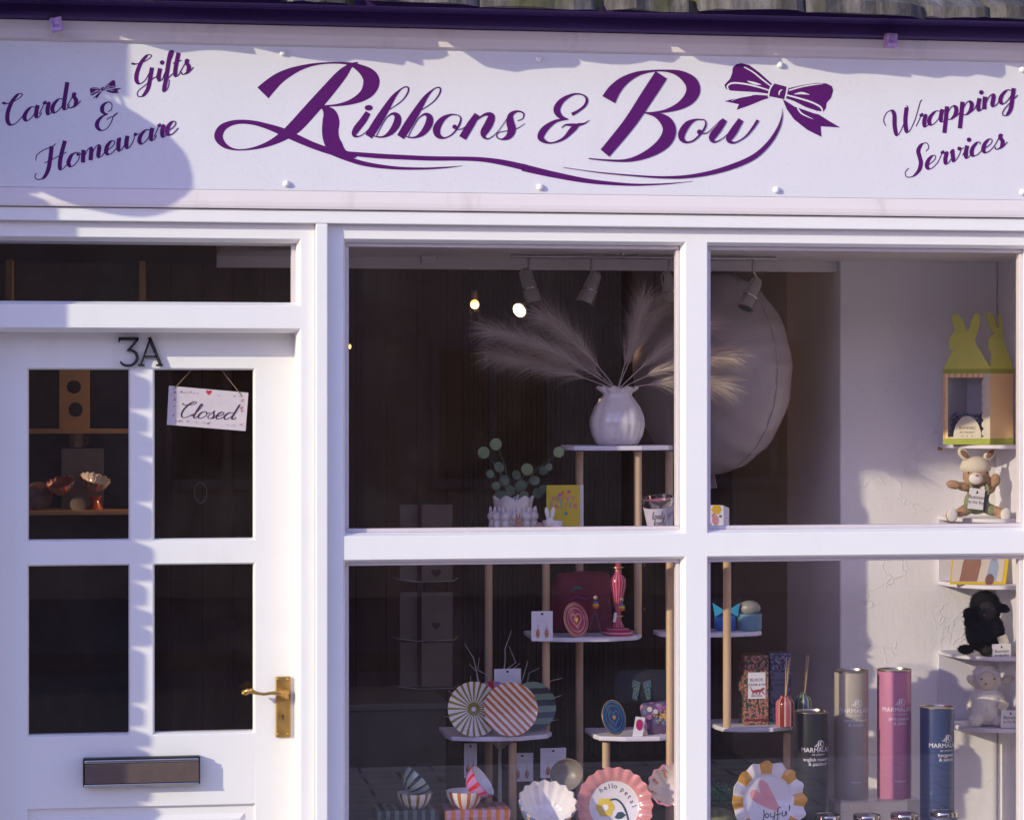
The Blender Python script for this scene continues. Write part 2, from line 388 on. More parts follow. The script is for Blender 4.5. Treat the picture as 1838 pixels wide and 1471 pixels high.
def write(br, text, start, end, xh, thick=.26, hair=.06, slant=.35, mi=0, mono=False, curve=None):
    """pointed-pen lettering: down strokes swell; start/end = baseline ends, xh = x-height (photo px)"""
    tot = sum(SCR[c][0] for c in text); sx, sy = start; ex, ey = end
    L = math.hypot(ex-sx, ey-sy); ux, uy = (ex-sx)/L, (ey-sy)/L; kx = L / tot; x0 = 0
    def T(x, y): 
        a = (x0 + x) * kx + y * xh * slant; b = y * xh
        return (sx + ux*a + uy*b, sy + uy*a - ux*b)
    for ch in text:
        for st in SCR[ch][1]:
            if st == 'dot': 
                q = T(.36, 1.42); br.blob(q[0], q[1], xh*thick*.55, mi=mi, n=10); continue
            c = crom(st, 7) if len(st) > 2 else [(st[0][0]+(st[1][0]-st[0][0])*t/6, st[0][1]+(st[1][1]-st[0][1])*t/6) for t in range(7)]
            pts = []
            for i, p in enumerate(c):
                a, b = c[max(i-2, 0)], c[min(i+2, len(c)-1)]
                dy = a[1]-b[1]; dx = (b[0]-a[0]) ; d = math.hypot(dx, dy) or 1
                s = max(0, dy/d)
                w = hair + (thick-hair) * (s ** 1.6) if not mono else hair
                pts.append((*T(*p), w * xh))
            br.stroke(pts, n=1, mi=mi, minw=hair*xh)
        x0 += SCR[ch][0]

def font_pts(text, size, align='CENTER'):
    """built-in letter shapes as (verts2d, faces)"""
    cu = bpy.data.curves.new('t', 'FONT'); cu.body = text; cu.size = size; cu.align_x = align; cu.resolution_u = 2
    ob = bpy.data.objects.new('t', cu); COL.objects.link(ob)
    dg = bpy.context.evaluated_depsgraph_get(); me = ob.evaluated_get(dg).to_mesh()
    v = [(a.co.x, a.co.y) for a in me.vertices]; f = [tuple(p.vertices) for p in me.polygons]
    ob.evaluated_get(dg).to_mesh_clear(); bpy.data.objects.remove(ob); bpy.data.curves.remove(cu)
    return v, f
def letters(mb, text, size, fn, mi=0, align='CENTER'):
    v, f = font_pts(text, size, align); i = [mb.vert(fn(x, y)) for x, y in v]
    for q in f: mb.face([i[k] for k in q], mi)
# ================================================================ THE SETTING
def sheet(name, x0, x1, y0, y1, z0, z1, mat):
    return struct(MB().box(x0, x1, y0, y1, z0, z1).build(name, mat))
t = NT('paving'); br_ = t.n('ShaderNodeTexBrick'); br_.inputs['Scale'].default_value = 1.6; br_.inputs['Mortar Size'].default_value = .012
br_.inputs['Color1'].default_value = (.52, .49, .46, 1); br_.inputs['Color2'].default_value = (.46, .43, .41, 1); br_.inputs['Mortar'].default_value = (.10, .09, .09, 1)
t.l(t.co(), br_.inputs['Vector']); t.set(color=t.mix(t.noise(30, 5), br_.outputs[0], (.9, .88, .88), 'MULTIPLY'), rough=.8); M_pave = t.mat
M_asph = plain('asphalt', (.055, .053, .055), .9, var=.35, vs_=180, bump=.6, bs=220)
t = NT('rubble_stone'); t.set(color=t.mix(t.noise(22, 5), t.ramp(t.noise(3.5, 4), [(.3, (.16, .13, .10)), (.5, (.26, .21, .165)), (.7, (.33, .28, .22))]), (.5, .45, .4), 'MULTIPLY'), rough=.9); t.bump(t.noise(28, 6, .7), .7, .01); M_stone = t.mat
t = NT('cottage_render'); t.set(color=t.ramp(t.noise(2.2, 5), [(.3, (.20, .165, .13)), (.7, (.31, .26, .21))]), rough=.9); t.bump(t.noise(14, 6, .7), .5, .02); M_cott = t.mat
t = NT('slate_edge'); _s = t.noise(16, 5, .7, t.scale(1, .4, .15)); _m = t.noise(7, 4)
t.set(color=t.mix(t.ramp(_m, [(.52, 0.), (.68, 1.)]), t.ramp(_s, [(.30, (.016, .014, .014)), (.46, (.075, .065, .06)), (.62, (.17, .15, .14)), (.80, (.30, .26, .22))]), (.085, .085, .03)), rough=.9)
t.bump(t.noise(40, 6, .75), .8, .006); M_slate = t.mat
M_roofdark = plain('cottage_slate', (.06, .06, .07), .7, var=.3, vs_=12)
M_mortar = plain('mortar', (.22, .19, .16), .95, var=.2, bump=.5)

struct(MB().box(-40, 40, -4.2, 0.0, -.14, 0).build('pavement', M_pave))
struct(MB().box(-40, 40, -9.0, -4.2, -.30, -.125).build('road', M_asph))
struct(MB().box(-40, 40, -13.2, -9.0, -.14, 0.0).build('far_pavement', M_asph))
struct(MB().box(-60, 60, -60, 40, -.5, -.31).build('ground', M_asph))

FX0, FX1 = XP(-100, 0), XP(1925, 0)
zB1, zB0 = ZP(870, 381.5, 0), ZP(870, 404, 0)
zA1 = ZP(870, 347.5, 0); zS1 = ZP(870, 91, 0); zT1 = ZP(870, 53, -.03); roofz = ZP(900, 17, -.16); zF1 = roofz + .018
DX = XP(254, .142); OPR = XP(539.5, .027); OPL = 2 * DX - OPR
SHOP = thing('gift_shop', 'white painted gift shop front with purple fascia, panelled door and large display window', 'building', ((FX0+FX1)/2, 0, 0))

MB().box(FX0, FX1, .03, .30, ZP(870, 425, .03), roofz + .05).build('wall', M_white, SHOP)
M_side = plain('side_render', (.42, .38, .36), .85, var=.12, vs_=4, bump=.4)
for a_, b_ in ((FX0 - .62, FX0 - .0005), (FX1 + .0005, FX1 + .62)): MB().box(a_, b_, .012, .299, 0, roofz + .045).build('side_wall', M_side, SHOP)
# boards above the openings: head board, sloping lower moulding, upper moulding, purple fascia
MB().box(FX0, FX1, .0, .0295, zB0, zB1 + .001).build('head_board', M_white, SHOP, bevel=.0025)
g = MB(); prof = [(-.009, zB1 + .003), (-.011, zB1 + .010), (-.011, zB1 + .020), (-.0045, zA1 + .0005), (.028, zA1 + .0005), (.028, zB1 + .003)]
g.prism([(FX0, y, z) for y, z in prof], (FX1 - FX0, 0, 0)).build('lower_moulding', M_mould, SHOP, bevel=.001)
g = MB(); prof = [(-.004, zS1 - .001), (-.016, zS1 + .004), (-.016, zS1 + .018), (-.022, zS1 + .026), (-.022, zT1 - .0005), (.028, zT1 - .0005), (.028, zS1 - .001)]
g.prism([(FX0, y, z) for y, z in prof], (FX1 - FX0, 0, 0)).build('upper_moulding', M_mould, SHOP, bevel=.001)
g = MB(); prof = [(-.040, zT1 + .001), (-.046, zT1 + .006), (-.046, zF1 - .012), (-.058, zF1 - .006), (-.058, zF1), (.028, zF1), (.028, zT1 + .001)]
g.prism([(FX0, y, z) for y, z in prof], (FX1 - FX0, 0, 0)).build('fascia_board', M_purple, SHOP, bevel=.002)
for px, py, rz in ((102, 44, -.18), (1599, 73, .04)):
    c = P(px, py, -.06); g = MB(); k = MPP(px, -.06); g.xf = Matrix.Translation(c) @ Matrix.Rotation(rz, 4, 'Y')
    g.box(-10*k, 10*k, -.012, .016, -7*k, 12*k); g.box(-11*k, -7*k, -.020, .014, -13*k, 9*k); g.box(-8*k, 8*k, -.022, .010, -13*k, -6.5*k)
    g.ell((2*k, -.015, -6*k), 4.2*k, 10, 6)
    g.build('fascia_bracket', M_lilac, SHOP, bevel=.0015)
# roof edge: ragged stone slates
g = MB(); g.prism([(FX0-.6, -.06, roofz + .035), (FX0-.6, -.06, roofz + .075), (FX0-.6, 1.6, roofz + .875), (FX0-.6, 1.6, roofz + .83)], (FX1 - FX0 + 1.2, 0, 0))
ROOFP = g.build('roof', M_slate, SHOP)
MB().box(FX0 - .3, FX1 + .3, -.128, -.062, roofz + .006, roofz + .03).build('eaves_light_stop', M_purple, SHOP)  # added board that stops sun leaking between the slates
rs = random.Random(11); proto = None
for row in range(3):
    x = FX0 - .6 - row * .11; alt = 0
    while x < FX1 + .6:
        w = rs.uniform(.15, .34); y0 = -.150 - rs.uniform(0, .06) + row * .24; zb = roofz + .001 + row * .135 + rs.uniform(-.001, .002) + .0035 * (int(x * 1000) % 2)
        th = rs.uniform(.026, .042); tl = .62
        tilt = rs.uniform(-.03, .07)
        n = 7; top = []; 
        g = MB(); A = []; B = []
        for k in range(n + 1):
            u = k / n; xx = x - .005 + (w + .010) * u
            yy = y0 + tilt * (u - .5) + rs.uniform(-.010, .010) - (.012 if 0 < k < n else -.016)
            zz = zb + rs.uniform(-.003, .003)
            A.append((xx, yy, zz)); B.append((xx, yy + rs.uniform(.002, .01), zz + th))
        bk = [(x + w + .005, y0 + tl, zb + tl * .5), (x - .005, y0 + tl, zb + tl * .5)]
        bk2 = [(a, b, c + th) for a, b, c in bk]
        a = [g.vert(p) for p in A + bk]; b = [g.vert(p) for p in B + bk2]
        g.face(a[::-1]); g.face(b)
        for k in range(len(a)): g.face((a[k], a[(k+1) % len(a)], b[(k+1) % len(a)], b[k]))
        g.build('slate', M_slate, ROOFP); x += w
# posts
for a, b in ((XP(567, 0), XP(588.5, 0)), (2*DX - XP(588.5, 0), 2*DX - XP(567, 0)), (XP(1885, 0), XP(1925, 0))):
    MB().box(a, b, 0.0, .12, 0, zB0 - .0005).build('post', M_white, SHOP, bevel=.003)

# door frame with fanlight
zH = ZP(540, 589.6, .027); zTr0 = ZP(540, 548.5, .027); zTr1 = ZP(540, 429, .027)
fl, fr_ = 2*DX - XP(567, 0) + .0005, XP(567, 0) - .0005
g, inn = frame_mesh((fl, fr_, 0.0, zB0 + .0), [(OPL, OPR, .03, zH), (OPL, OPR, zTr0, zTr1)], .027, .16, .009, .03)
DF = g.build('door_frame', M_white, SHOP, bevel=.0015)
q = inn[1]
MB().box(q[0], q[1], .065, .069, q[2], q[3]).build('fanlight_pane', M_glass, DF)
for a, b in ((q[0], q[0] + .012), (q[1] - .012, q[1])): MB().box(a, b, .071, .10, q[2], q[3]).build('glazing_bead', M_white, DF)
MB().box(q[0], q[1], .187, .20, q[2]-.05, q[2] - .004).build('inner_rail', M_white, DF)

# display window
wx0 = XP(588.5, 0) + .0005; wx1 = XP(1885, 0) - .0005
xa, xb, xc, xd = XP(616, .027), XP(1230.5, .027), XP(1269.5, .027), XP(1849, .027)
zt, zm1, zm0, zb = ZP(1225, 434.5, .027), ZP(1225, 957, .027), ZP(1225, 998.5, .027), .40
g, inn = frame_mesh((wx0, wx1, .36, zB0), [(xa, xb, zm1, zt), (xc, xd, zm1, zt), (xa, xb, zb, zm0), (xc, xd, zb, zm0)], .027, .062, .0075, .026)
WF = g.build('display_window', M_white, SHOP, bevel=.0015)
for q in inn:
    MB().box(q[0], q[1], .056, .060, q[2], q[3]).build('pane', M_glass, WF)
    for a, b in ((q[0], q[0] + .010), (q[1] - .010, q[1])): MB().box(a, b, .0625, .088, q[2] + .0105, q[3] - .0105).build('glazing_bead', M_white, WF, bevel=.002)
    for a, b in ((q[3] - .010, q[3]), (q[2], q[2] + .010)): MB().box(q[0], q[1], .0625, .088, a, b).build('glazing_bead', M_white, WF, bevel=.002)
MB().box(wx0, wx1, -.03, .10, .325, .3595).build('window_sill', M_white, SHOP, bevel=.006)
g, _ = frame_mesh((wx0, wx1, 0, .3245), [(wx0 + .1 + k * (wx1-wx0-.1)/3, wx0 + (k+1) * (wx1-wx0-.1)/3, .07, .27) for k in range(3)], .02, .05, .012, .012)
g.box(wx0, wx1, .045, .2, 0, .3245); g.build('stall_riser', M_white, SHOP)

# ---- door
dl, dr = 2*DX - XP(531, .142) - .02, XP(531, .142) + .02
dz = lambda y: ZP(250, y, .142)
px_ = lambda x: XP(x, .142)
ops = [(px_(48), px_(233.5), dz(970), dz(660.5)), (px_(274.5), px_(457.5), dz(970), dz(660.5)),
       (px_(48), px_(233.5), dz(1318.5), dz(1011.5)), (px_(274.5), px_(457.5), dz(1318.5), dz(1011.5)),
       (px_(48), px_(458.5), .19, dz(1446))]
g, inn = frame_mesh((dl, dr, .012, zH + .012), ops, .142, .042, .004, .012)
DOOR = g.build('door', M_door, SHOP, bevel=.0015)
for q in inn[:4]:
    MB().box(q[0], q[1], .162, .166, q[2], q[3]).build('pane', M_glass, DOOR)
q = inn[4]; g, _ = frame_mesh(q, [(q[0]+.022, q[1]-.022, q[2]+.022, q[3]-.022)], .156, .02, .012, -.008)
g.box(q[0]+.034, q[1]-.034, .148, .17, q[2]+.034, q[3]-.034); g.build('lower_panel', M_door, DOOR, bevel=.001)
# letter plate
a, b = px_(149), px_(359); z0, z1 = dz(1407), dz(1356)
g = MB(); g.box(a, b, .118, .1415, z0, z1); g.build('letter_plate', M_black, DOOR, bevel=.003)
g = MB(); g.box(a+.006, b-.004, .104, .1175, z0+.009, z1-.013); g.build('letter_flap', M_flap, DOOR, bevel=.002)
g = MB(); g.box(a+.004, b-.004, .102, .1175, z0+.002, z0+.0085); g.box(a+.005, b-.005, .1055, .1175, z1-.012, z1-.004); g.build('letter_rim', M_chrome, DOOR, bevel=.002)
# handle
a, b = px_(494.5), px_(521.5); z0, z1 = ZP(508, 1322, .142), ZP(508, 1213, .142)
g = MB(); g.box(a, b, .134, .1415, z0, z1); g.build('handle_plate', M_brass, DOOR, bevel=.0025)
k = MPP(500, .1)
def hp(x, y, Y): return P(x, y, Y)
g = MB(); g.tube([hp(511, 1247, .135), hp(512, 1246, .115), hp(509, 1244, .100), hp(500, 1243, .094), hp(488, 1243, .090), hp(474, 1245, .089), hp(462, 1243.5, .088), hp(452, 1240, .088), hp(444, 1239, .090), hp(438, 1241, .094), hp(434, 1239, .100)],
               [.0145, .0135, .010, .0062, .0042, .0038, .0044, .0062, .0070, .0050, .002], 12)
g.ell(hp(452, 1238, .086), .0058, 12, 8); g.ell(hp(440, 1243, .092), (.010, .006, .0055), 12, 8)
g.build('lever_handle', M_brass, DOOR, smooth=True)
c = hp(508, 1286, .1335); g = MB(); g.prism([c + Vector((.0024*math.cos(a_), 0, .0024*math.sin(a_) + .003)) for a_ in [2*math.pi*i/12 for i in range(12)]], (0, .001, 0)); g.box(c.x-.0011, c.x+.0011, c.y, c.y+.001, c.z-.008, c.z+.0015)
g.build('keyhole', M_darkhole, DOOR)
for x, y in ((499, 1218), (516.5, 1218), (499, 1316.5), (516.5, 1316.5)): MB().ell(hp(x, y, .134), (.0035, .0016, .0035), 10, 6).build('screw', M_brass, DOOR, smooth=True)
# house number: cast letters standing off the rail
def cast(strokes, name):
    g = MB(); k = MPP(250, .13)
    for st in strokes:
        q = crom(st, 6) if len(st) > 2 else st
        pts = [P(x / 2.3726, 380 + y / 2.3726, .129) for x, y, w in q]; L, Rr = [], []
        for i, p in enumerate(pts):
            d = (pts[min(i+1, len(pts)-1)] - pts[max(i-1, 0)]).normalized(); nn = Vector((-d.z, 0, d.x)); w = q[i][2] / 2.3726 * k / 2
            L.append(p + nn * w); Rr.append(p - nn * w)
        for i in range(len(pts)-1): g.prism([L[i], L[i+1], Rr[i+1], Rr[i]], (0, .007, 0))
    g.build(name, M_iron, DOOR)
cast([[(506,540,13),(590,540,13)],[(509,536,8),(506,556,6)],[(586,544,10),(548,588,11)],[(540,590,8),(562,590,11),(580,604,13),(584,628,13),(568,648,12),(545,655,11),(524,650,10),(512,637,8)],[(584,536,8),(589,546,6)]], 'numeral_three')
cast([[(600,652,9),(640,538,9)],[(636,534,15),(684,652,15)],[(614,616,10),(668,616,10)],[(588,653,9),(616,653,9)],[(664,653,9),(694,653,9)]], 'numeral_letter')

# ================================================================ SIGN PANEL AND LETTERING
SX0, SX1 = XP(-60, 0), XP(1890, 0); SY_ = -.0035
SIGN = thing('shop_sign', 'long white sign board reading Ribbons & Bow in purple script across the shop front', 'sign', ((SX0+SX1)/2, 0, zA1))
MB().box(SX0, SX1, SY_, .0295, zA1 + .001, zS1 - .0012).build('panel', M_sign, SIGN, bevel=.001)
S_ = 1838 / 620.0
c2 = lambda pts: [(370 + x / S_, 80 + y / S_, w / S_) for x, y, w in pts]
c3 = lambda pts: [(940 + x / S_, 80 + y / S_, w / S_) for x, y, w in pts]
B = Brush(SY_)
# R
B.stroke(c2([(808,96,6),(770,112,24),(722,160,56),(640,255,70),(560,345,74),(480,432,72),(420,480,54),(355,518,34),(280,546,18),(200,560,8),(140,556,12),(92,532,30),(66,490,46),(84,446,40),(130,420,28),(190,411,22),(260,418,24),(330,437,30),(400,462,40),(480,498,40),(560,533,36),(640,562,34),(720,588,28),(780,612,24)]))
B.stroke(c2([(302,258,84),(338,222,74),(385,182,60),(440,150,44),(510,122,24),(590,104,12),(680,98,9),(760,103,16),(815,125,40),(860,158,72),(879,195,88),(866,240,76),(830,277,52),(770,306,28),(700,322,13),(630,327,8),(582,325,4)]))
B.stroke(c2([(584,324,4),(625,336,26),(655,368,72),(664,410,90),(660,460,88),(668,510,86),(692,552,84),(735,583,46),(800,590,26)]))
B.stroke(c2([(650,560,10),(740,577,20),(900,592,26),(1050,600,25),(1200,606,24),(1350,607,22),(1470,612,24),(1580,628,30),(1700,655,34),(1838,692,38)])[:-1] + c3([(0,655,38),(150,690,33),(350,727,24),(560,745,14),(700,744,9),(800,738,6),(903,727,.5)]))
B.stroke(c2([(660,580,10),(740,604,24),(850,636,24),(1000,656,17),(1150,660,12),(1280,654,8),(1365,645,.5)]))
# ibbons
def bee(dx, dy): 
    s = lambda p: [(x+dx, y+dy, w) for x, y, w in p]
    B.stroke(c2(s([(864,490,42),(905,425,46),(955,345,38),(995,282,24),(1030,243,9),(1058,226,6),(1076,232,9),(1070,262,8),(1035,305,6),(966,352,4)])))
    B.stroke(c2(s([(906,486,5),(930,440,4),(962,388,6),(995,368,14),(1018,385,34),(1014,422,40),(985,465,30),(945,490,11),(905,490,7),(880,478,4)])))
B.blob(370+865/S_, 80+337/S_, 22/S_, 15/S_)
B.stroke(c2([(862,362,30),(835,405,36),(800,450,36),(788,478,26),(802,490,10),(832,480,5),(870,445,4),(912,395,4)]))
bee(0, 0); bee(170, 3)
B.stroke(c2([(1335,375,6),(1300,374,10),(1257,398,28),(1227,445,40),(1234,483,30),(1268,497,9),(1312,475,8),(1345,430,11),(1355,392,8),(1338,374,5)]))
B.blob(370+1322/S_, 80+438/S_, 12/S_); B.stroke(c2([(1322,446,5),(1350,452,5),(1385,432,4),(1425,380,4)]))
B.stroke(c2([(1442,372,30),(1405,430,40),(1364,498,40)]))
B.stroke(c2([(1385,470,4),(1430,410,6),(1485,372,14),(1517,382,36),(1503,425,44),(1478,468,38),(1480,494,16),(1505,500,6),(1550,465,4),(1600,395,4)]))
B.stroke(c2([(1656,406,4),(1684,394,5),(1688,366,8),(1655,355,10),(1622,374,26),(1617,410,40),(1626,452,44),(1610,488,32),(1575,504,9),(1548,494,6),(1552,470,5),(1595,460,4),(1655,446,4),(1695,420,3)]))
# ampersand
B.stroke(c3([(256,372,18),(292,352,14),(325,325,14),(336,294,14),(318,270,8),(268,264,10),(205,297,26),(176,345,36),(196,384,24),(236,398,6)]))
B.stroke(c3([(236,397,5),(170,408,16),(112,450,34),(90,492,34),(112,516,18),(152,523,8),(212,500,16),(262,450,30),(290,428,18),(322,420,8),(350,402,3)]))
B.stroke(c3([(202,444,4),(222,428,8),(262,428,16),(300,428,10)]))
# B
B.stroke(c3([(452,294,78),(482,244,66),(530,196,48),(600,158,26),(680,141,11),(760,140,12),(830,156,36),(886,196,66),(902,242,74),(880,288,64),(830,326,40),(760,352,18),(690,362,8),(637,362,4)]))
B.stroke(c3([(732,162,72),(660,272,72),(560,422,66),(432,578,60)]))
B.stroke(c3([(637,362,4),(700,374,26),(752,405,58),(775,452,70),(757,508,70),(702,558,54),(622,598,32),(540,617,15),(440,615,9),(345,606,5)]))
# ow
B.stroke(c3([(952,400,6),(915,400,10),(872,424,32),(842,470,38),(842,502,28),(866,520,12),(904,510,9),(946,470,11),(968,430,10),(964,404,6),(950,398,5)]))
B.blob(940+936/S_, 80+466/S_, 14/S_); B.stroke(c3([(938,474,5),(975,470,5),(1010,440,4),(1050,400,4)]))
B.stroke(c3([(1070,400,28),(1034,450,38),(1003,492,36),(1008,516,16),(1032,514,6),(1082,480,5),(1130,415,4)]))
B.stroke(c3([(1156,400,30),(1118,460,40),(1093,500,34),(1104,520,16),(1134,518,7),(1182,488,9),(1222,440,14),(1246,402,16)]))
# ribbon line falling from the bow
B.stroke(c3([(1376,340,.5),(1373,390,8),(1350,455,17),(1300,530,23),(1220,600,27),(1100,652,27),(980,685,22),(860,703,17),(740,706,12),(600,698,8),(400,680,5),(205,653,.5)]))
B.build('main_lettering', M_ink, SIGN)
BOWP = [[(1068,215),(1098,183),(1110,150),(1112,125),(1130,106),(1160,100),(1200,110),(1250,146),(1322,210),(1302,262),(1240,254),(1170,250),(1105,246),(1075,236)],
        [(1068,302),(1110,291),(1170,274),(1240,268),(1300,272),(1302,286),(1270,296),(1200,325),(1133,348),(1145,318)],
        [(1400,264),(1412,232),(1480,217),(1560,205),(1610,207),(1640,222),(1647,245),(1635,285),(1612,310),(1608,340),(1595,357),(1560,353),(1500,333),(1440,302),(1390,284)],
        [(1335,208),(1400,225),(1389,292),(1305,275),(1312,240)],
        [(1378,292),(1400,304),(1440,330),(1490,347),(1540,365),(1570,372),(1620,404),(1685,442),(1580,435),(1585,492),(1510,455),(1440,400),(1400,345)]]
BOWH = [[(1172,120,6),(1220,147,7),(1270,187,8),(1318,224,6)],[(1090,240,6),(1084,222,8),(1110,206,9),(1170,209,9),(1240,224,8),(1304,244,7)],[(1190,195,4),(1228,207,13),(1264,214,2)],
        [(1412,244,8),(1480,225,7),(1550,213,6),(1592,210,2)],[(1440,264,3),(1480,259,12),(1520,267,2)],[(1394,268,8),(1460,285,9),(1530,307,9),(1578,332,9),(1590,356,7)],
        [(1328,206,8),(1309,240,8),(1302,280,8)],[(1403,224,8),(1398,260,8),(1390,294,8)],[(1358,270,3),(1362,250,8),(1376,240,3)],[(1456,336,7),(1480,368,8),(1540,397,2)],[(1105,299,2),(1150,281,7),(1215,270,5)]]
def bow(fn, name):
    b = Brush(SY_)
    for q in BOWP:
        pts = crom([(x, y) for x, y in q] + [q[0]], 1); b.poly([fn(x, y) for x, y in pts[:-1]])
    for h in BOWH:
        x0, y0 = fn(0, 0); x1, y1 = fn(1, 0); k = math.hypot(x1-x0, y1-y0)
        b.stroke([(*fn(x, y), w * k) for x, y, w in h], mi=1, minw=.3)
    b.build(name, [M_ink, M_hi], SIGN)
bow(lambda x, y: (940 + x / S_, 80 + y / S_), 'bow_emblem')
def sb(x, y):
    a = R(-33); u, v = (x - 1355) * .262, (y - 250) * .262
    return ((548 + u*math.cos(a) - v*math.sin(a)) / 2.9645, (474 + u*math.sin(a) + v*math.cos(a)) / 2.9645)
bow(sb, 'small_bow_emblem')
for wd in (('Cards', (10, 228), (141, 190), 21.5, .36, .085, .34), ('Gifts', (240, 158), (343, 130), 21.5, .36, .085, .34), ('&', (172, 236), (208, 230), 23, .34, .08, .20), ('Homeware', (74, 316), (318, 238), 21.5, .36, .085, .34),
           ('Wrapping', (1592, 248), (1822, 180), 21.5, .36, .085, .34), ('Services', (1632, 314), (1804, 264), 21.5, .36, .085, .34)):
    B = Brush(SY_); write(B, *wd); B.build('lettering', M_ink, SIGN)
M_cap = plain('white_screw_cap', (.82, .80, .84), .25, var=.02)
for x, y in ((508, 95), (514, 330), (967, 107), (969, 336), (1400, 117), (1393, 341), (1835, 125), (1835, 345), (40, 86), (40, 322)):
    if x == 40: continue
    c = P(x, y, SY_); g = MB(); g.xf = Matrix.Translation(c) @ Matrix.Rotation(R(90), 4, 'X')
    g.lathe([(.0088, 0), (.0088, .003), (.0075, .0075), (.0045, .0105), (0, .0115)], 20); g.build('screw_cap', M_cap, SIGN, smooth=50)

# ================================================================ INSIDE WALLS
t = NT('textured_plaster'); vn = t.n('ShaderNodeTexVoronoi', feature='DISTANCE_TO_EDGE'); vn.inputs['Scale'].default_value = 11
mp = t.n('ShaderNodeVectorMath', operation='ADD'); t.l(t.co(), mp.inputs[0]); sv = t.n('ShaderNodeVectorMath', operation='SCALE'); t.l(t.noise(5, 4, .6, out=1), sv.inputs[0]); sv.inputs[3].default_value = .35; t.l(sv.outputs[0], mp.inputs[1]); t.l(mp.outputs[0], vn.inputs['Vector'])
rid = t.m('MULTIPLY', t.ramp(vn.outputs[0], [(.0, 1.), (.018, .45), (.045, 0.)]), t.ramp(t.noise(7, 3), [(.48, 0.), (.62, 1.)]))
t.set(color=t.ramp(t.noise(4, 5), [(.3, (.82, .79, .84)), (.7, (.87, .84, .89))]), rough=.75); t.bump(t.m('ADD', t.m('MULTIPLY', rid, .55), t.m('ADD', t.m('MULTIPLY', t.noise(60, 6, .7, t.scale(1, 1, .5)), .5), t.m('MULTIPLY', t.noise(9, 3, .5), .8))), .55, .005); M_plaster = t.mat
M_ceil = plain('display_ceiling_paint', (.72, .68, .68), .7, var=.06, vs_=5, bump=.2)
t = NT('dark_timber_wall'); _p = t.xyz(); _f = t.m('FRACT', t.m('MULTIPLY', _p[0], 7.5)); _n = t.noise(9, 5, .6, t.scale(1, 1, .12))
t.set(color=t.mix(t.m('LESS_THAN', _f, .05), t.ramp(_n, [(.3, (.12, .052, .030)), (.7, (.22, .105, .058))]), (.06, .03, .02)), rough=.6); M_timber = t.mat
M_floor = plain('shop_floor_boards', (.16, .10, .06), .5, var=.25, vs_=8)
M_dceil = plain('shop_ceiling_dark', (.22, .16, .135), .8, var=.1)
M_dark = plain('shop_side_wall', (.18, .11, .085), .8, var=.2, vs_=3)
zC = 2.045 + .165
PD = 1.0
zC = ZP(1000, 464, PD)                       # display ceiling height
cx = XP(1508, PD); cx2 = XP(1791, PD)        # pier corner, recess corner
RX0, RX1 = FX0 - .3, cx2
sheet('shop_floor', RX0, RX1 + .3, .30, 5.0, -.02, .02, M_floor)
sheet('shop_ceiling', RX0, RX1 + .3, PD + .06, 5.0, zC + .16, zC + .22, M_dceil)
sheet('display_ceiling', wx0 - .25, RX1 + .1, .09, PD + .03, zC, zC + .04, M_ceil)
sheet('ceiling_header', wx0 - .25, cx - .001, PD + .031, PD + .06, ZP(1000, 483, PD), zC + .2, M_ceil)
sheet('door_lobby_ceiling', RX0, wx0 - .251, .20, PD + .06, zC + .08, zC + .12, M_dceil)
sheet('shop_wall_back', RX0, RX1 + .3, 4.4, 4.5, 0, zC + .3, M_timber)
sheet('shop_wall_left', RX0 - .1, RX0 - .001, .30, 5.0, 0, zC + .3, M_dark)
sheet('shop_wall_right', RX1 + .001, RX1 + .12, .09, 5.0, 0, zC + .3, M_plaster)
PIER = struct(MB().box(cx, RX1, PD, PD + .62, 0, zC + .16).build('plaster_pier', M_plaster, bevel=.006))
BZ = .25; M_base = plain('display_base_cloth', (.76, .73, .74), .8, var=.05)
sheet('display_base', wx0 - .02, RX1 - .001, .092, PD - .001, .0, BZ, M_base)

MB().box(wx0 - .045, wx0 - .022, .195, .70, .02, zC + .075).build('lobby_sun_blocker', M_dark)['kind'] = 'structure'  # added to keep sun from the door panes off the display
# ================================================================ OUT OF FRAME: what shades and what the panes mirror
SR = SUNV / SUNV.y
pw = .46; ex = XP(101, 0) - SR.x * pw           # corner of the neighbouring wall that shades the door
NW = thing('neighbouring_stone_wall', 'rough stone corner of the neighbouring house projecting left of the shop door', 'stone wall', (ex - .5, -pw / 2, 0))
MB().box(ex - 2.6, ex - .05, -pw + .04, 4.0, 0, 3.6).build('wall_core', M_mortar, NW)
rq = random.Random(5); z = .0
while z < 3.5:
    h = rq.choice((rq.uniform(.035, .07), rq.uniform(.06, .15))); x1 = ex + rq.uniform(-.011, .009); k = 0
    while x1 > ex - 1.55:
        w = rq.uniform(.2, .42); g = MB(); e_ = rq.uniform(-.006, .012)
        g.box(x1 - w + .008, x1, -pw - e_, -pw + .16 if k == 0 else -pw + .10, z + .005, z + h - .005)
        g.build('stone', M_stone, NW, bevel=min(.013, h * .2), seg=2); x1 -= w; k += 1
    z += h
xe2 = XP(236, 0) - SR.x * .62; ze2 = ZP(236, 176, 0) - SR.z * .62
MB().box(ex - 1.6, xe2, -.62, -.50, ze2, ze2 + .9).build('eaves_shade_board', M_stone, NW)  # unseen board, placed and sized for its shadow on the sign
pb = .34; bc = P(150, 268, 0) - SR * pb; bc = Vector((bc.x, -pb, bc.z)); rb = .142
HB = thing('round_shade_caster', 'added round shade caster out of view, modelled as a moss basket', 'shade caster', bc)  # added out of view; its form is made up for the round shadow
g = MB(); g.ell(bc, (rb, rb, rb), 32, 20)
for i, v in enumerate(g.v): g.v[i] = bc + (v - bc) * (1 + .03 * noise.noise(v * 16))
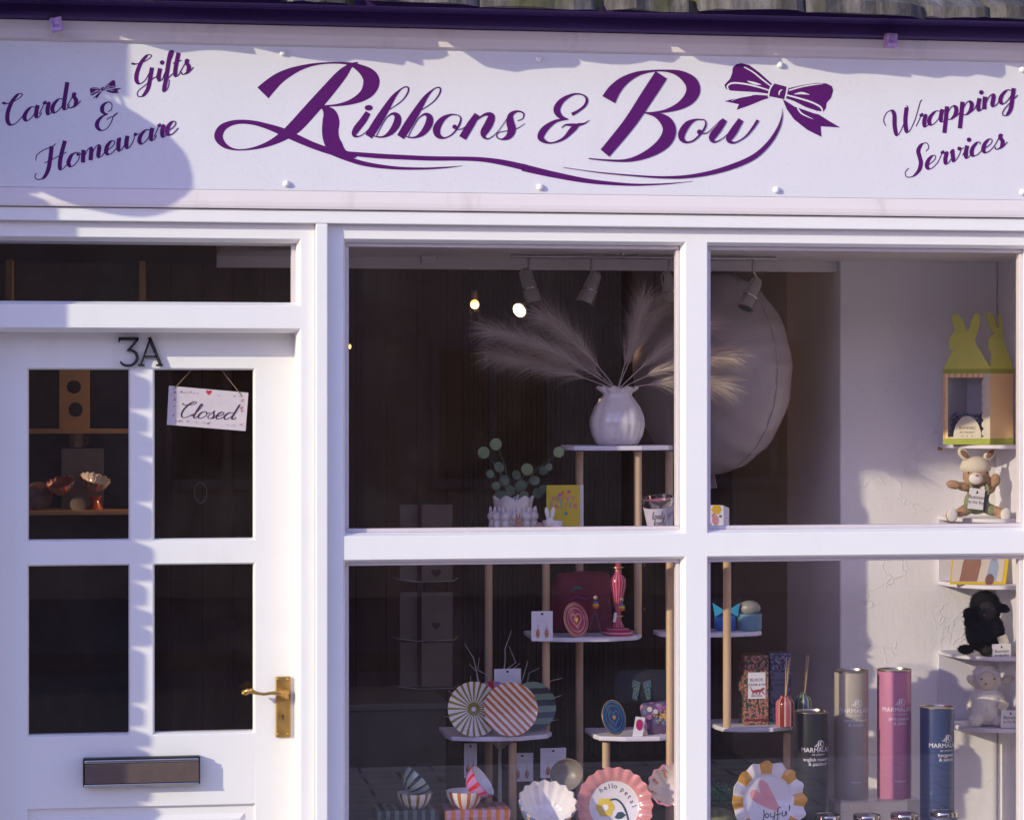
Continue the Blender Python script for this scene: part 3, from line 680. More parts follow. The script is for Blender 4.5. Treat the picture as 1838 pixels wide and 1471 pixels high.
M_moss = plain('moss', (.07, .085, .025), .95, var=.4, vs_=40, bump=.9, bs=90)
g.build('shade_ball', M_moss, HB, smooth=True)
g = MB()
for k in range(3):
    a = 2 * math.pi * k / 3; g.tube([bc + Vector((rb*.9*math.cos(a), rb*.9*math.sin(a), rb*.45)), bc + Vector((0, 0, rb + .2))], .003, 6)
g.build('chain', M_iron, HB)
g = MB(); top = bc + Vector((0, 0, rb + .2)); g.tube([top, top + Vector((-.05, 0, .03)), Vector((ex - .02, -pb, top.z + .03))], .007, 8); g.build('bracket', M_iron, HB)

# cottages across the road, in shade as seen from here
M_pane = plain('dark_cottage_glass', (.02, .022, .025), .08, var=.1)
M_cwin = plain('cottage_window_paint', (.16, .13, .12), .5)
def cottage(x0, x1, h, label, ncol, doorcol):
    y = -13.2; C = thing('cottage', label, 'house', ((x0+x1)/2, y - 2, 0), 'cottages across the road')
    MB().box(x0, x1, y - 5, y, 0, h).build('wall', M_cott, C)
    g = MB(); g.prism([(x0-.1, y+.25, h-.05), (x0-.1, y-2.5, h+1.3), (x0-.1, y-5.25, h-.05)], (x1-x0+.2, 0, 0)); RF = g.build('roof', M_roofdark, C)
    MB().box(x0+.3, x0+1.0, y-2.9, y-2.1, h+.6, h+1.8).build('chimney', M_stone, RF)
    step = (x1-x0) / ncol
    for r, (z0, z1) in enumerate(((.95, 2.0), (2.6, 3.4))):
        if z1 > h - .1: continue
        for k in range(ncol):
            cx_ = x0 + step * (k + .5)
            if r == 0 and k == doorcol:
                MB().box(cx_-.45, cx_+.45, y+.001, y+.05, 0, 2.05).build('door', plain('cottage_door', (.05, .06, .10), .5), C); continue
            w = MB(); w.box(cx_-.5, cx_+.5, y+.002, y+.06, z0-.08, z0); w.box(cx_-.5, cx_+.5, y+.002, y+.05, z1, z1+.08)
            for q in (-.5, -.03, .44): w.box(cx_+q, cx_+q+.06, y+.002, y+.05, z0+.0005, z1-.0005)
            f = w.build('window', M_cwin, C)
            MB().box(cx_-.435, cx_+.435, y+.003, y+.02, z0, z1).build('pane', M_pane, f)
cottage(-9.5, -2.6, 3.0, 'left stone cottage with slate roof across the road', 3, 1)
cottage(-2.5, 3.9, 3.15, 'middle stone cottage facing the shop across the road', 3, 0)
cottage(4.0, 11, 2.9, 'right stone cottage with slate roof across the road', 3, 2)
cottage(-17.6, -9.6, 3.1, 'far left stone cottage at the end of the row across the road', 3, 1)
cottage(-26, -17.7, 3.0, 'last stone cottage of the row, far down the road', 3, 0)
# ================================================================ IN THE WINDOW
def smooth_obj(o, a=True):
    o.data.polygons.foreach_set('use_smooth', [True] * len(o.data.polygons)); return o
def xfm(loc, rx=0, ry=0, rz=0, s=1): return Matrix.Translation(loc) @ Euler((rx, ry, rz)).to_matrix().to_4x4() @ Matrix.Scale(s, 4)
FACE = lambda loc, lean=0, turn=0, roll=0: Matrix.Translation(loc) @ Matrix.Rotation(turn, 4, 'Z') @ Matrix.Rotation(R(90) - lean, 4, 'X') @ Matrix.Rotation(roll, 4, 'Z')
def flat_print(parent, name, mats, fn, draw):
    """flat print: draw(brush) in local millimetre-free units mapped by fn(x, y, off)"""
    b = Brush(0, .0004, fn); draw(b); return b.mb.build(name, mats, parent, world=False, fix=False)

# ---- tiered stand: white boards on beech dowels
ST = thing('tiered_display_stand', 'tall tiered stand of white boards on round beech dowels behind the glass', 'display stand', P(1060, 1475, .5) * 1)
def board(x0, x1, y, Y, dep, round_=.0):
    a, b = P(x0, y, Y), P(x1, y, Y); zt_ = a.z * .5 + b.z * .5; w = b.x - a.x; th = .013
    pts = [(a.x, Y + dep*.35), (a.x + w*.04, Y + dep*.12), (a.x + w*.30, Y), (a.x + w*.66, Y - .006), (b.x - w*.06, Y + dep*.14), (b.x, Y + dep*.32), (b.x, Y + dep), (a.x, Y + dep)]
    MB().prism([(x, yy, zt_ - th) for x, yy in pts], (0, 0, th)).build('shelf', M_shelf, ST, bevel=.003); return zt_
def dowel(x, y0, y1, Y, r=.0112):
    a, b = P(x, y0, Y), P(x, y1, Y); a.z -= .0145
    MB().tube([a, Vector((a.x, Y, max(b.z, BZ)))], r, 16).build('dowel', M_wood, ST, smooth=40)
zt1 = board(1025, 1215, 800, .50, .17); zt2 = board(846, 1046, 958, .46, .22); zt3 = board(1150, 1326, 960, .20, .13)
zt4 = board(962, 1160, 1143, .45, .22); zt5 = board(1188, 1373, 1135, .52, .12); zt6 = board(805, 998, 1321, .38, .22)
zt7 = board(1073, 1240, 1321, .38, .20); zt8 = board(1294, 1434, 1305, .58, .20)
for x, y0, y1, Y in ((877, 959, 1600, .62), (980, 959, 1321, .52), (1040, 801, 1600, .66), (1145, 801, 1143, .54), (1201, 801, 1600, .62), (1305, 961, 1305, .30), (1203, 961, 1600, .30), (920, 1322, 1600, .44), (1088, 1322, 1600, .44), (1412, 1306, 1600, .64)):
    dowel(x, y0, y1, Y)
for x, y, Y in ((1153, 1013, .54), (1153, 1093, .54)):
    c = P(x, y, Y); g = MB(); g.tube([c + Vector((.004 + .0035*math.cos(t), 0, .0035*math.sin(t))) for t in [k*.5 - 2 for k in range(9)]], .0008, 6)
    g.build('cup_hook', M_gold, ST)

# ---- white fluted vase with pampas plumes
c = Vector((XP(1108, .585), .585, zt1)); k = MPP(1108, .585)
prof = [(0, 0), (30*k, 0), (38*k, 3*k), (46*k, 18*k), (50*k, 36*k), (49*k, 50*k), (42*k, 68*k), (32*k, 82*k), (26*k, 90*k), (28*k, 95*k), (37*k, 103*k), (38.5*k, 104*k), (34*k, 101*k), (24*k, 91*k), (23*k, 70*k)]
VS = MB(); VS.xf = Matrix.Translation(c)
def lob(r, z, a, kk):
    w = .045 if kk < 9 else (.10 if 9 <= kk <= 12 else .03)
    q = abs(math.sin(a * 5)) ** .6
    return r * (1 - w + w * q), z + (.004 * math.cos(a * 10) if 9 < kk < 13 else 0)
VS.lathe(prof, 80, lob)
tag(VS.build('fluted_vase', M_cer, smooth=60, loc=c), 'white fluted ceramic vase holding pampas grass on the top shelf', 'vase')
t = NT('pampas'); t.set(color=t.ramp(t.noise(9, 3), [(.3, (.50, .38, .33)), (.7, (.66, .56, .52))]), rough=.8); M_pampas = t.mat
base = c + Vector((0, 0, 98*k)); rp = random.Random(3)
PB = thing('pampas_bouquet', 'feathery beige pampas plumes fanning out of the white vase', 'dried grass', base)
for tx, ty, tY, mid, n in ((893, 600, .50, -30, 700), (897, 640, .62, -16, 700), (985, 578, .52, -26, 560), (1010, 640, .70, -20, 400), (1152, 552, .60, -6, 420), (1175, 560, .68, -20, 380), (1262, 590, .56, -30, 560), (1300, 640, .52, -28, 600), (1285, 690, .6, -20, 480)):
    tip = P(tx, ty, tY); m = base.lerp(tip, .55) + Vector((0, 0, -mid * k * .9))
    path = [base + (Vector((0, 0, -.05)))] ; 
    for i in range(13):
        u = i / 12; path.append(base.lerp(m, u).lerp(m.lerp(tip, u), u))
    g = MB(); g.tube(path, [.0016 * (1 - .7 * i / 13) for i in range(14)], 5)
    for i in range(int(n * 2.2)):
        u = .25 + .75 * rp.random() ** .8; j = min(int(u * 12), 11); p = path[j + 1].lerp(path[min(j + 2, 13)], u * 12 - j)
        ax = (path[min(j + 2, 13)] - path[j]).normalized(); side = Vector((rp.gauss(0, 1), rp.gauss(0, 1), rp.gauss(0, 1))); side = (side - ax * side.dot(ax)).normalized()
        L = rp.uniform(.04, .13) * (1.15 - .55 * abs(u - .6)); d = (ax * rp.uniform(.7, 1.1) + side * rp.uniform(.25, .75)).normalized()
        a_ = p; b_ = p + d * L * .55; e_ = b_ + (d + Vector((0, 0, -.35)) + side * .15).normalized() * L * .5; w = side.cross(ax).normalized() * .0004
        i0 = [g.vert(q) for q in (a_ - w, a_ + w, b_ + w * .8, b_ - w * .8, e_)]; g.face((i0[0], i0[1], i0[2], i0[3])); g.face((i0[3], i0[2], i0[4]))
    g.build('plume', M_pampas, PB, fix=False)

# ---- foil balloon (big disc turned nearly edge on), neck and ribbon weight
t = NT('matt_foil'); t.set(color=t.ramp(t.noise(3, 3), [(.3, (.46, .38, .39)), (.7, (.54, .46, .465))]), rough=.38, metal=.1); t.bump(t.noise(7, 4, .6, t.scale(1, 1, 3)), .12, .01); M_foil = t.mat
bY = 1.14; bc2 = P(1276, 668, bY); rb2 = 181 * MPP(1283, bY); BL = thing('foil_balloon', 'large round blush foil balloon floating behind the window mullion', 'balloon', bc2 - Vector((0, 0, rb2)), rot=(0, 0, R(-64)))
g = MB(); g.xf = Matrix.Translation((0, 0, rb2))
NU, NV = 120, 72; rows = []
for i in range(NV + 1):
    a = math.pi * i / NV; row = []
    for j in range(NU):
        b = 2 * math.pi * j / NU
        rim = math.sin(a); pk = 1 + .009 * (rim ** 8) * math.sin(b * 26 + 2 * math.sin(b * 3)) + .006 * rim ** 14 * math.sin(b * 61)
        rr = rb2 * (rim ** .8) * pk; row.append(g.vert((rr * math.cos(b), .172 * math.cos(a) * (1 + .05*math.sin(b*13)*rim**3), rr * math.sin(b))))
    rows.append(row)
for i in range(NV):
    for j in range(NU): g.face((rows[i][j], rows[i+1][j], rows[i+1][(j+1) % NU], rows[i][(j+1) % NU]))
g.build('balloon_skin', M_foil, BL, smooth=True, world=False)
g = MB(); g.xf = Matrix.Translation((0, 0, rb2)); ring = [Vector(((rb2+.002)*math.cos(q), 0, (rb2+.002)*math.sin(q))) for q in [2*math.pi*i/96 for i in range(97)]]
g.tube(ring, .0022, 6, caps=False); g.build('rim_seam', M_foil, BL, smooth=True, world=False)
g = MB(); g.prism([(-.012, 0, .01), (.012, 0, .01), (.028, 0, -.045), (-.028, 0, -.05)], (0, .002, 0)); g.build('filling_neck', M_foil, BL, world=False)

# ---- ceiling spotlight bar
zr = ZP(1100, 461, .72); r0, r1 = XP(916, .72), XP(1393, .72)
SB = thing('ceiling_spotlight_bar', 'brushed steel spotlight bar with four unlit spots under the display ceiling', 'spotlight', ((r0+r1)/2, .72, zC))
MB().tube([(r0, .72, zr), (r1, .72, zr)], .0065, 12).build('rail', M_chrome, SB, smooth=40)
MB().box(XP(1088, .72), XP(1146, .72), .69, .75, zr + .012, zC - .0005).build('ceiling_mount', M_chrome, SB, bevel=.003)
MB().tube([(XP(1117, .72), .72, zr), (XP(1117, .72), .72, zr + .014)], .005, 8).build('mount_stem', M_chrome, SB)
for sx_, (ax_, ay_), (bx_, by_) in ((949, (942, 486), (957, 545)), (1061, (1070, 492), (1049, 546)), (1201, (1195, 492), (1206, 545)), (1351, (1359, 503), (1338, 553))):
    a = P(ax_, ay_, .72); b = P(bx_, by_, .70); d = (b - a).normalized(); kk = MPP(1000, .72)
    g = MB(); g.tube([Vector((XP(sx_, .72), .72, zr)), Vector((XP(sx_, .72), .72, ZP(sx_, 484, .72))), a], .0038, 8); g.build('spot_arm', M_chrome, SB, smooth=True)
    g = MB(); g.tube([a - d*4*kk, a, a + d*2*kk, a + d*34*kk, a + d*36*kk, a + d*40*kk, b], [5*kk, 9.5*kk, 11*kk, 14.5*kk, 13.2*kk, 15*kk, 17*kk], 20, caps=True); g.build('spot_head', M_chrome, SB, smooth=35)
    g = MB(); g.tube([b - d*.001, b + d*.0012], [12.5*kk, 12*kk], 16); g.build('lamp_glass', M_black, SB)

# ---- corner shelves
M_pan = plain('white_melamine', (.71, .68, .78), .35, var=.03)
CS = thing('corner_shelf_unit', 'white five tier rounded corner shelf unit against the plaster wall', 'shelf', (RX1, PD, BZ))
cw = cx2 - XP(1683, PD); QZ = []
for y in (797, 928, 1046, 1172, 1299):
    zq = ZP(1760, y, PD - .12); QZ.append(zq); g = MB()
    pts = [(RX1 - .0005, PD - .0005)] + [(RX1 - .0005 - cw * math.cos(q) ** .8, PD - .0005 - (cw + .05) * math.sin(q) ** .8) for q in [math.pi / 2 * i / 14 for i in range(15)]]
    g.prism([(x, yy, zq - .012) for x, yy in pts], (0, 0, .012)); g.build('shelf', M_pan, CS, bevel=.0025)
for za, zb_ in ((QZ[2] + .0005, QZ[1] - .0125), (QZ[4] + .0005, QZ[3] - .0125)):
    MB().box(RX1 - cw, RX1 - .013, PD - .012, PD - .001, za, zb_).build('back_panel', M_pan, CS)
for i in range(4):
    MB().box(RX1 - .012, RX1 - .001, PD - cw - .045, PD - .0125, QZ[i+1] + .0005, QZ[i] - .0125).build('side_panel', M_pan, CS)
g = MB(); c = P(1689, 803, PD - .02); g.box(c.x - .004, c.x + .004, c.y - .004, c.y + .02, c.z - .008, c.z + .004); g.build('shelf_pin', M_brass, CS)

# ---- fragrance tubes with wrapped lettering
M_lid = plain('champagne_tin_rim', (.40, .36, .32), .3, 1.0)
def tube_can(name, px, y_top, y_bot, w, Y, col, label, lines, ty, metal=.35, x_off=0):
    k = MPP(px, Y); r = w * k / 2; z1 = ZP(px, y_top, Y); z0 = ZP(px, y_bot, Y) if y_bot else BZ + .0005
    T = thing(name, label, 'gift tube', (XP(px, Y), Y, z0), 'tall scented gift tubes')
    m = plain('tube_' + name + label, col, .38, .12, .05, 14)
    h = z1 - z0
    g = MB(); g.lathe([(0, 0), (r*.98, 0), (r, .002), (r, h - .004)], 64); g.build('tube_body', m, T, smooth=50, world=False)
    g = MB(); g.lathe([(r*1.0, h - .0038), (r*1.02, h - .003), (r*1.02, h), (r*.95, h), (r*.93, h - .004), (0, h - .004)], 64); g.build('metal_lid', M_lid, T, smooth=40, world=False)
    g = MB(); rr = r * 1.006
    for txt, size, yy in lines:
        zz = ZP(px, yy, Y) - z0
        def fn(x, y, zz=zz):
            a = x / rr + x_off; return Vector((rr * math.sin(a), -rr * math.cos(a), zz + y))
        letters(g, txt, size * k, fn)
    # monogram: ring with a script M
    b = Brush(0, .0003, lambda x, y, o: Vector(((rr + o) * math.sin(x*k/rr + x_off), -(rr + o) * math.cos(x*k/rr + x_off), ZP(px, ty, Y) - z0 - y*k)))
    b.stroke([(8*math.cos(q) + 2, 6.5*math.sin(q), .9) for q in [i*.42 - 2.2 for i in range(14)]], n=2, minw=.5)
    b.stroke([(-9, 3.5, 2), (-6, 3, .8), (-3, -1, .8), (-1, -5, 1.6), (-2, 1, 1.8), (-1.5, 4, .8), (2, -3, .8), (3.5, -5, 1.4), (2.5, 1, 1.8), (4, 3.5, .8), (6, 1, .7)], n=3, minw=.6)
    g.build('lettering', M_whiteprint, T, world=False, fix=False); b.mb.build('monogram', M_whiteprint, T, world=False, fix=False)
    return T
tube_can('gift_tube', 1456, 1275, None, 60, .47, (.022, .022, .032), 'black scented gift tube beside the yellow scalloped plate', [('MARMALADE', 11.5, 1345), ('OF LONDON', 4.5, 1351), ('english rosemary', 8.6, 1361), ('& patchouli', 8.6, 1369)], 1331, x_off=.22)
RZ = 1431
tube_can('gift_tube', 1528, 1202, RZ, 61, .56, (.44, .39, .34), 'taupe scented gift tube on the clear riser', [('MARMALADE', 11.5, 1275), ('OF LONDON', 4.5, 1281), ('scented reeds', 8.6, 1291), ('& amber', 8.6, 1299), ('fragrance', 5.5, 1400)], 1258, x_off=.02)
tube_can('gift_tube', 1605, 1200, RZ - 2, 61, .56, (.54, .21, .35), 'pink scented gift tube on the clear riser', [('MARMALADE', 11.5, 1273), ('OF LONDON', 4.5, 1279), ('pink pepper', 8.6, 1288), ('& plum', 8.6, 1296), ('fragrance', 5.5, 1398)], 1256, x_off=.05)
tube_can('gift_tube', 1682, 1267, None, 61, .50, (.045, .07, .18), 'navy blue scented gift tube at the right end of the row', [('MARMALADE', 11.5, 1337), ('OF LONDON', 4.5, 1344), ('bergamot', 8.6, 1353), ('& sakura', 8.6, 1361)], 1321, x_off=.28)
za = min(ZP(1528, RZ, .56), ZP(1605, RZ - 2, .56)) - .0005
AR = thing('acrylic_riser', 'clear acrylic riser block under the taupe and pink tubes', 'display riser', (XP(1567, .56), .56, BZ))
xl, xr = XP(1494, .52), XP(1650, .52)
MB().box(xl, xr, .505, .62, za - .004, za).build('riser_top', M_acryl, AR)
for a, b in ((xl, xl + .004), (xr - .004, xr)): MB().box(a, b, .505, .62, BZ + .0005, za - .0042).build('riser_leg', M_acryl, AR)
def tin(px, y, w, Y, col, label):
    k = MPP(px, Y); r = w*k/2; z1 = ZP(px, y, Y); T = thing('candle_tin', label, 'candle tin', (XP(px, Y), Y, BZ + .0005), 'candle tins along the window sill'); h = z1 - BZ
    m = plain('tin_' + label, col, .35, .1)
    g = MB(); g.lathe([(0, 0), (r*.96, 0), (r*.96, h - .014)], 48); g.build('tin_body', m, T, smooth=50, world=False)
    g = MB(); g.lathe([(r*.97, h - .0138), (r, h - .013), (r, h - .002), (r*.97, h), (r*.90, h), (r*.88, h - .0012), (0, h - .0012)], 48); g.build('tin_lid', M_chrome, T, smooth=40, world=False)
tin(1485, 1461, 49, .37, (.05, .05, .07), 'steel lidded candle tin in front of the black tube')
tin(1556, 1461, 49, .37, (.33, .29, .26), 'steel lidded candle tin in front of the taupe tube')
tin(1623, 1459, 49, .37, (.48, .14, .30), 'steel lidded candle tin in front of the pink tube')
tin(1694, 1455, 50, .39, (.09, .12, .27), 'steel lidded candle tin in front of the navy tube')

# ---- scalloped plates and bowls
def plate(name, px, py, rx, Y, lean, turn, label, prof, mats, wave=None, mf=None, n=96, smooth=50, cat='plate', group=None, roll=0):
    k = MPP(px, Y); M4 = FACE(P(px, py, Y), lean, turn, roll)
    T = thing(name, label, cat, (0, 0, 0), group); T.matrix_world = M4; ROOT[T.name] = M4
    g = MB(); g.lathe([(r*k*rx, z*k*rx) for r, z in prof], n, (lambda r, z, a, kk: wave(r, z, a, kk, k*rx)) if wave else None, mf)
    g.build(cat + '_body', mats, T, smooth=smooth, world=False); return T, k
SCAL = [(0, .04), (.62, .04), (.66, .06), (.70, .10), (.86, .15), (1.0, .18), (1.01, .165), (.86, .12), (.7, .06), (.6, .0), (0, .0)]
def scallop(nw, amp):
    def f(r, z, a, kk, s):
        w = math.cos(a * nw)
        if 3 <= kk <= 8: q = (0, 0, 0, .15, .6, 1, 1, .6, .15)[kk]; return r * (1 + amp * .5 * w * q), z + s * amp * .9 * w * q
        return r, z
    return f
M_yel = plain('mustard_glaze', (.66, .30, .004), .15, var=.12, coat=.6); M_pinkg = plain('pink_glaze', (.62, .25, .23), .15, var=.08, coat=.6)
M_pinkheart = plain('pink_print', (.72, .30, .30), .35, var=.1)
T, k = plate('scalloped_plate', 1377, 1437, 69, .24, R(12), R(6), 'white scalloped plate with mustard rim patches, pink heart and the word joyful', SCAL, [M_cer, M_yel], scallop(16, .06), lambda a, kk: 1 if 3 <= kk <= 5 and int((a + .2) / (math.pi / 8)) % 2 == 0 else 0, 128)
def pl_print(b):
    b.poly([(-8, 38), (2, 32), (8, 18), (20, -8), (20, -20), (2, -14), (-22, -2), (-31, 6), (-33, 15), (-28, 22), (-20, 21), (-13, 14), (-15, 28), (-13, 37)], 1)
    for st in ([(-9, -26), (-9, -36), (-12, -46), (-17, -46)], [(-4, -32), (-7, -36), (-4, -40), (0, -36), (-4, -32)], [(3, -32), (4, -39), (10, -38), (12, -30)], [(12, -30), (9, -44), (4, -48)], [(24, -22), (18, -26), (17, -40), (14, -46)], [(13, -36), (24, -34)], [(26, -30), (26, -38), (31, -37), (33, -30), (35, -38), (39, -36), (41, -20), (43, -36)]):
        b.stroke([(x, y + 11, 1.8) for x, y in st], n=5, minw=1.5)
flat_print(T, 'plate_print', [M_inkdark, M_pinkheart], lambda x, y, o: Vector((x*k, y*k, .04*k*69 + o)), pl_print)
T, k = plate('scalloped_plate', 1102, 1446, 68, .22, R(14), R(-4), 'pink frilled plate with yellow flower and the words hello petal', SCAL, [M_pinkg, M_cer], scallop(22, .035), lambda a, kk: 1 if kk < 2 else 0, 176)
M_yflow = plain('yellow_print', (.68, .50, .04), .35); M_green = plain('dark_green_print', (.02, .06, .07), .4)
def hp_print(b):
    for i in range(6):
        q = i * math.pi / 3; b.blob(-16 + 9.5*math.cos(q), -2 + 9.5*math.sin(q), 8, mi=1)
    b.blob(-16, -2, 5.5, mi=2)
    b.stroke([(-7, 11, 3), (4, 12, 3.4), (14, 4, 3.6), (21, -10, 3.6), (25, -26, 3)], mi=3)
    b.poly([(0, -20), (6, -11), (14, -10), (21, -16), (13, -22), (5, -23)], 3)
    for ch, x, y, q in zip('hello petal', (-21, -14, -7.5, -2.5, 3, 0, 14, 20, 25, 29, 32), (25, 29, 31, 32, 31.5, 0, 26, 20, 14, 6, -2), (.5, .3, .15, .05, -.05, 0, -.5, -.75, -.95, -1.1, -1.25)):
        if ch == ' ': continue
        v, f = font_pts(ch, 13); i0 = [b.mb.vert(b.fn(x + a*math.cos(q) - c_*math.sin(q), y + a*math.sin(q) + c_*math.cos(q), b.off())) for a, c_ in v]
        for ff in f: b.mb.face([i0[z] for z in ff], 0)
flat_print(T, 'plate_print', [M_inkdark, M_yflow, M_whiteprint, M_green], lambda x, y, o: Vector((x*k, y*k,   .04*k*68 + o)), hp_print)
M_sage = (.15, .23, .16); M_ink_ = (.02, .025, .035); M_wh = (.70, .64, .58)
PL = [(0, .03), (.72, .03), (.82, .06), (1.0, .10), (1.0, .085), (.82, .03), (.7, .0), (0, 0)]
plate('striped_plate', 850, 1272, 49, .40, R(10), R(8), 'white plate with olive sunburst rays, leftmost on the low shelf', PL, [radial('olive_rays', M_wh, (.21, .165, .004), 24, .34, .018, .0065, M_wh)])
plate('striped_plate', 917, 1272, 48, .37, R(8), R(-10), 'white plate with diagonal rust orange stripes, in front on the low shelf', PL, [stripes('rust_stripes', M_wh, (.45, .12, .008), 66, (.70, .70, 0), .5)])
plate('striped_plate', 955, 1267, 44, .47, R(10), R(10), 'sage green plate with black bands standing behind the rust plate', PL, [stripes('sage_bands', M_sage, M_ink_, 30, (0, 1, 0), .5)])
plate('striped_plate', 884, 1264, 42, .49, R(10), R(0), 'red and pink plate mostly hidden behind the olive sunburst plate', PL, [stripes('red_bands', (.45, .25, .40), (.5, .02, .04), 26, (1, .2, 0), .4)])
BOWL = [(0, 0), (.45, 0), (.5, .04), (.78, .35), (.95, .75), (1.0, 1.02), (.95, 1.03), (.9, .75), (.7, .35), (.4, .1), (0, .06)]
def bowl(px, py, rx, Y, M4, label, a, b, n, mats=None, wave=None, name='striped_bowl', h=.9, duty=.36, rim=None):
    k = MPP(px, Y); s = rx * k
    T = thing(name, label, 'bowl', (0, 0, 0)); M4 = Matrix.Translation(P(px, py, Y)) @ M4; T.matrix_world = M4; ROOT[T.name] = M4
    ma = plain('glz_' + label, a, .15, var=.06, coat=.5); mb_ = plain('glz2_' + label, b, .15, var=.06, coat=.5)
    N = 96; g = MB()
    g.lathe([(r*s, z*s*h) for r, z in BOWL], N, wave and (lambda r, z, q, kk: wave(r, z, q, kk, s)), lambda q, kk: (2 if kk >= 6 else (1 if (q * n / (2*math.pi)) % 1 < duty else 0)))
    g.build('bowl_body', [ma, mb_, M_cer if rim is None else rim], T, smooth=55, world=False); return T, s
I4 = Matrix.Identity(4)
bowl(744, 1451, 33, .24, I4, 'white bowl with olive stripes under a tilted green bowl', M_wh, (.20, .15, .006), 12)
bowl(834, 1450, 35, .24, I4, 'white bowl with rust orange stripes under a tilted pink bowl', M_wh, (.48, .13, .008), 12)
TILT = lambda a, b: Matrix.Rotation(a, 4, 'Y') @ Matrix.Rotation(b, 4, 'X')
bowl(731, 1416, 30, .24, TILT(R(48), R(-14)), 'sage bowl with black stripes tilted inside the olive striped bowl', (.32, .40, .33), M_ink_, 10)
bowl(844, 1416, 32, .24, TILT(R(52), R(18)), 'lilac bowl with red stripes tilted inside the rust striped bowl', (.38, .17, .38), (.45, .008, .012), 10)
def frill(nw, amp):
    return lambda r, z, q, kk, s: (r * (1 + amp * math.cos(q*nw) * (1 if 3 <= kk <= 8 else 0)), z + s * amp * .7 * math.cos(q*nw) * (1 if 4 <= kk <= 7 else 0))
T, s = bowl(978, 1474, 52, .22, TILT(R(0), R(38)), 'white frilled bowl with blue and peach stripes outside, tipped forward', (.62, .45, .34), (.12, .20, .36), 16, wave=frill(16, .03), name='frilled_bowl', h=1.0, duty=.5)
T, s = bowl(1208, 1424, 40, .26, TILT(R(-30), R(52)), 'pink frilled bowl with orange stripes inside, beside the mullion', (.60, .17, .24), (.60, .17, .24), 16, wave=frill(14, .035), name='frilled_bowl', h=1.0, rim=plain('cream_inside', (.66, .58, .54), .2, coat=.4))
b = Brush(0, .0006, lambda x, y, o: Vector(((.90*s) * x * math.cos(y), (.90*s) * x * math.sin(y), s * (.75 if x > .9 else .35 + (x - .75) * 2.6) + .002)))
for q in range(9):
    a = q * .7; b.stroke([(1.0, a, .10), (.92, a, .11), (.84, a, .11), (.78, a, .09)], n=2, minw=.02)
b.mb.build('inner_stripes', plain('orange_print', (.60, .13, .03), .3), T, world=False, fix=False)
bowl(1022, 1398, 30, .40, TILT(R(-35), R(55)), 'plain dark cream bowl tipped behind the hello petal plate', (.20, .17, .15), (.20, .17, .15), 4, name='plain_bowl', rim=plain('taupe_inside', (.22, .19, .17), .4))
def gift_box(x0, x1, yt, Y, dep, mat, label, lid=None):
    z1 = ZP((x0+x1)/2, yt, Y); c = Vector(((XP(x0, Y)+XP(x1, Y))/2, Y + dep/2, BZ + .0005))
    T = thing('gift_box', label, 'box', c)
    MB().box(XP(x0, Y), XP(x1, Y), Y, Y + dep, BZ + .0005, z1 - .022).build('box_base', mat, T, bevel=.001)
    MB().box(XP(x0, Y) - .002, XP(x1, Y) + .002, Y - .002, Y + dep + .002, z1 - .0215, z1).build('box_lid', lid or mat, T, bevel=.001); return T
gift_box(678, 786, 1454, .19, .12, stripes('sage_box', (.10, .15, .14), (.025, .03, .04), 42, (1, 0, 0), .55, .5, coat=0), 'sage and black striped gift box under the olive bowl', )
gift_box(800, 915, 1453, .19, .12, stripes('lilac_box', (.30, .17, .33), (.33, .11, .02), 42, (1, 0, 0), .5, .5, coat=0), 'lilac and rust striped gift box under the rust bowl')
# ---- hanging CLOSED board behind the door glass
cl = [P(303, 692, .178), P(446, 704.5, .178), P(441, 773.5, .178), P(299.5, 762, .178)]
CB = thing('closed_sign', 'small white board reading Closed hanging on string in the door pane', 'sign', (cl[2] + cl[3]) / 2)
MB().prism(cl, (0, .004, 0)).build('board', plain('closed_board_white', (.70, .66, .69), .4, var=.04), CB, bevel=.001)
B = Brush(.178)
write(B, 'Closed', (321, 749), (419, 752.5), 12.5, .24, .10, .42)
B.build('lettering', plain('plum_print', (.075, .02, .06), .5), CB)
B = Brush(.178); rr_ = random.Random(8)
def cpt(u, v): 
    a = Vector((303 + (446-303)*u, 692 + 12.5*u, 0)); b_ = Vector((299.5 + 141.5*u, 762 + 11.5*u, 0)); q = a.lerp(b_, v); return q.x, q.y
for k_ in range(44):
    side = k_ % 4; u = rr_.uniform(.08, .92)
    p = {0: cpt(u, .13), 1: cpt(u, .88), 2: cpt(.075, u), 3: cpt(.925, u)}[side]
    if side == 0 and .42 < u < .58: continue
    a = rr_.uniform(0, 6.28); B.stroke([(p[0]-3*math.cos(a), p[1]-1.5*math.sin(a), .5), (p[0], p[1] + rr_.uniform(-1.5, 1.5), .9), (p[0]+3*math.cos(a), p[1]+1.5*math.sin(a), .5)], n=3, mi=rr_.choice((0, 0, 1)), minw=.5)
    if k_ % 3 == 0: B.blob(p[0] + 2, p[1] - 1, 1.1, mi=1, n=8)
B.build('floral_border', [plain('mauve_print', (.30, .16, .22), .5), plain('rose_print', (.45, .10, .14), .5)], CB)
def heart(cx_, cy_, s, n=24): return [(cx_ + s*16*math.sin(q)**3/16, cy_ - s*(13*math.cos(q)-5*math.cos(2*q)-2*math.cos(3*q)-math.cos(4*q))/16) for q in [2*math.pi*i/n for i in range(n)]]
B = Brush(.178); B.poly(heart(375, 704, 5.2)); B.build('heart', M_red, CB)
M_twine = plain('jute_twine', (.30, .19, .12), .9)
for a, b_ in (((347, 660), (312, 698)), ((396, 662), (434, 710))): MB().tube([P(*a, .180), P(*b_, .177)], .0012, 6).build('string', M_twine, CB)

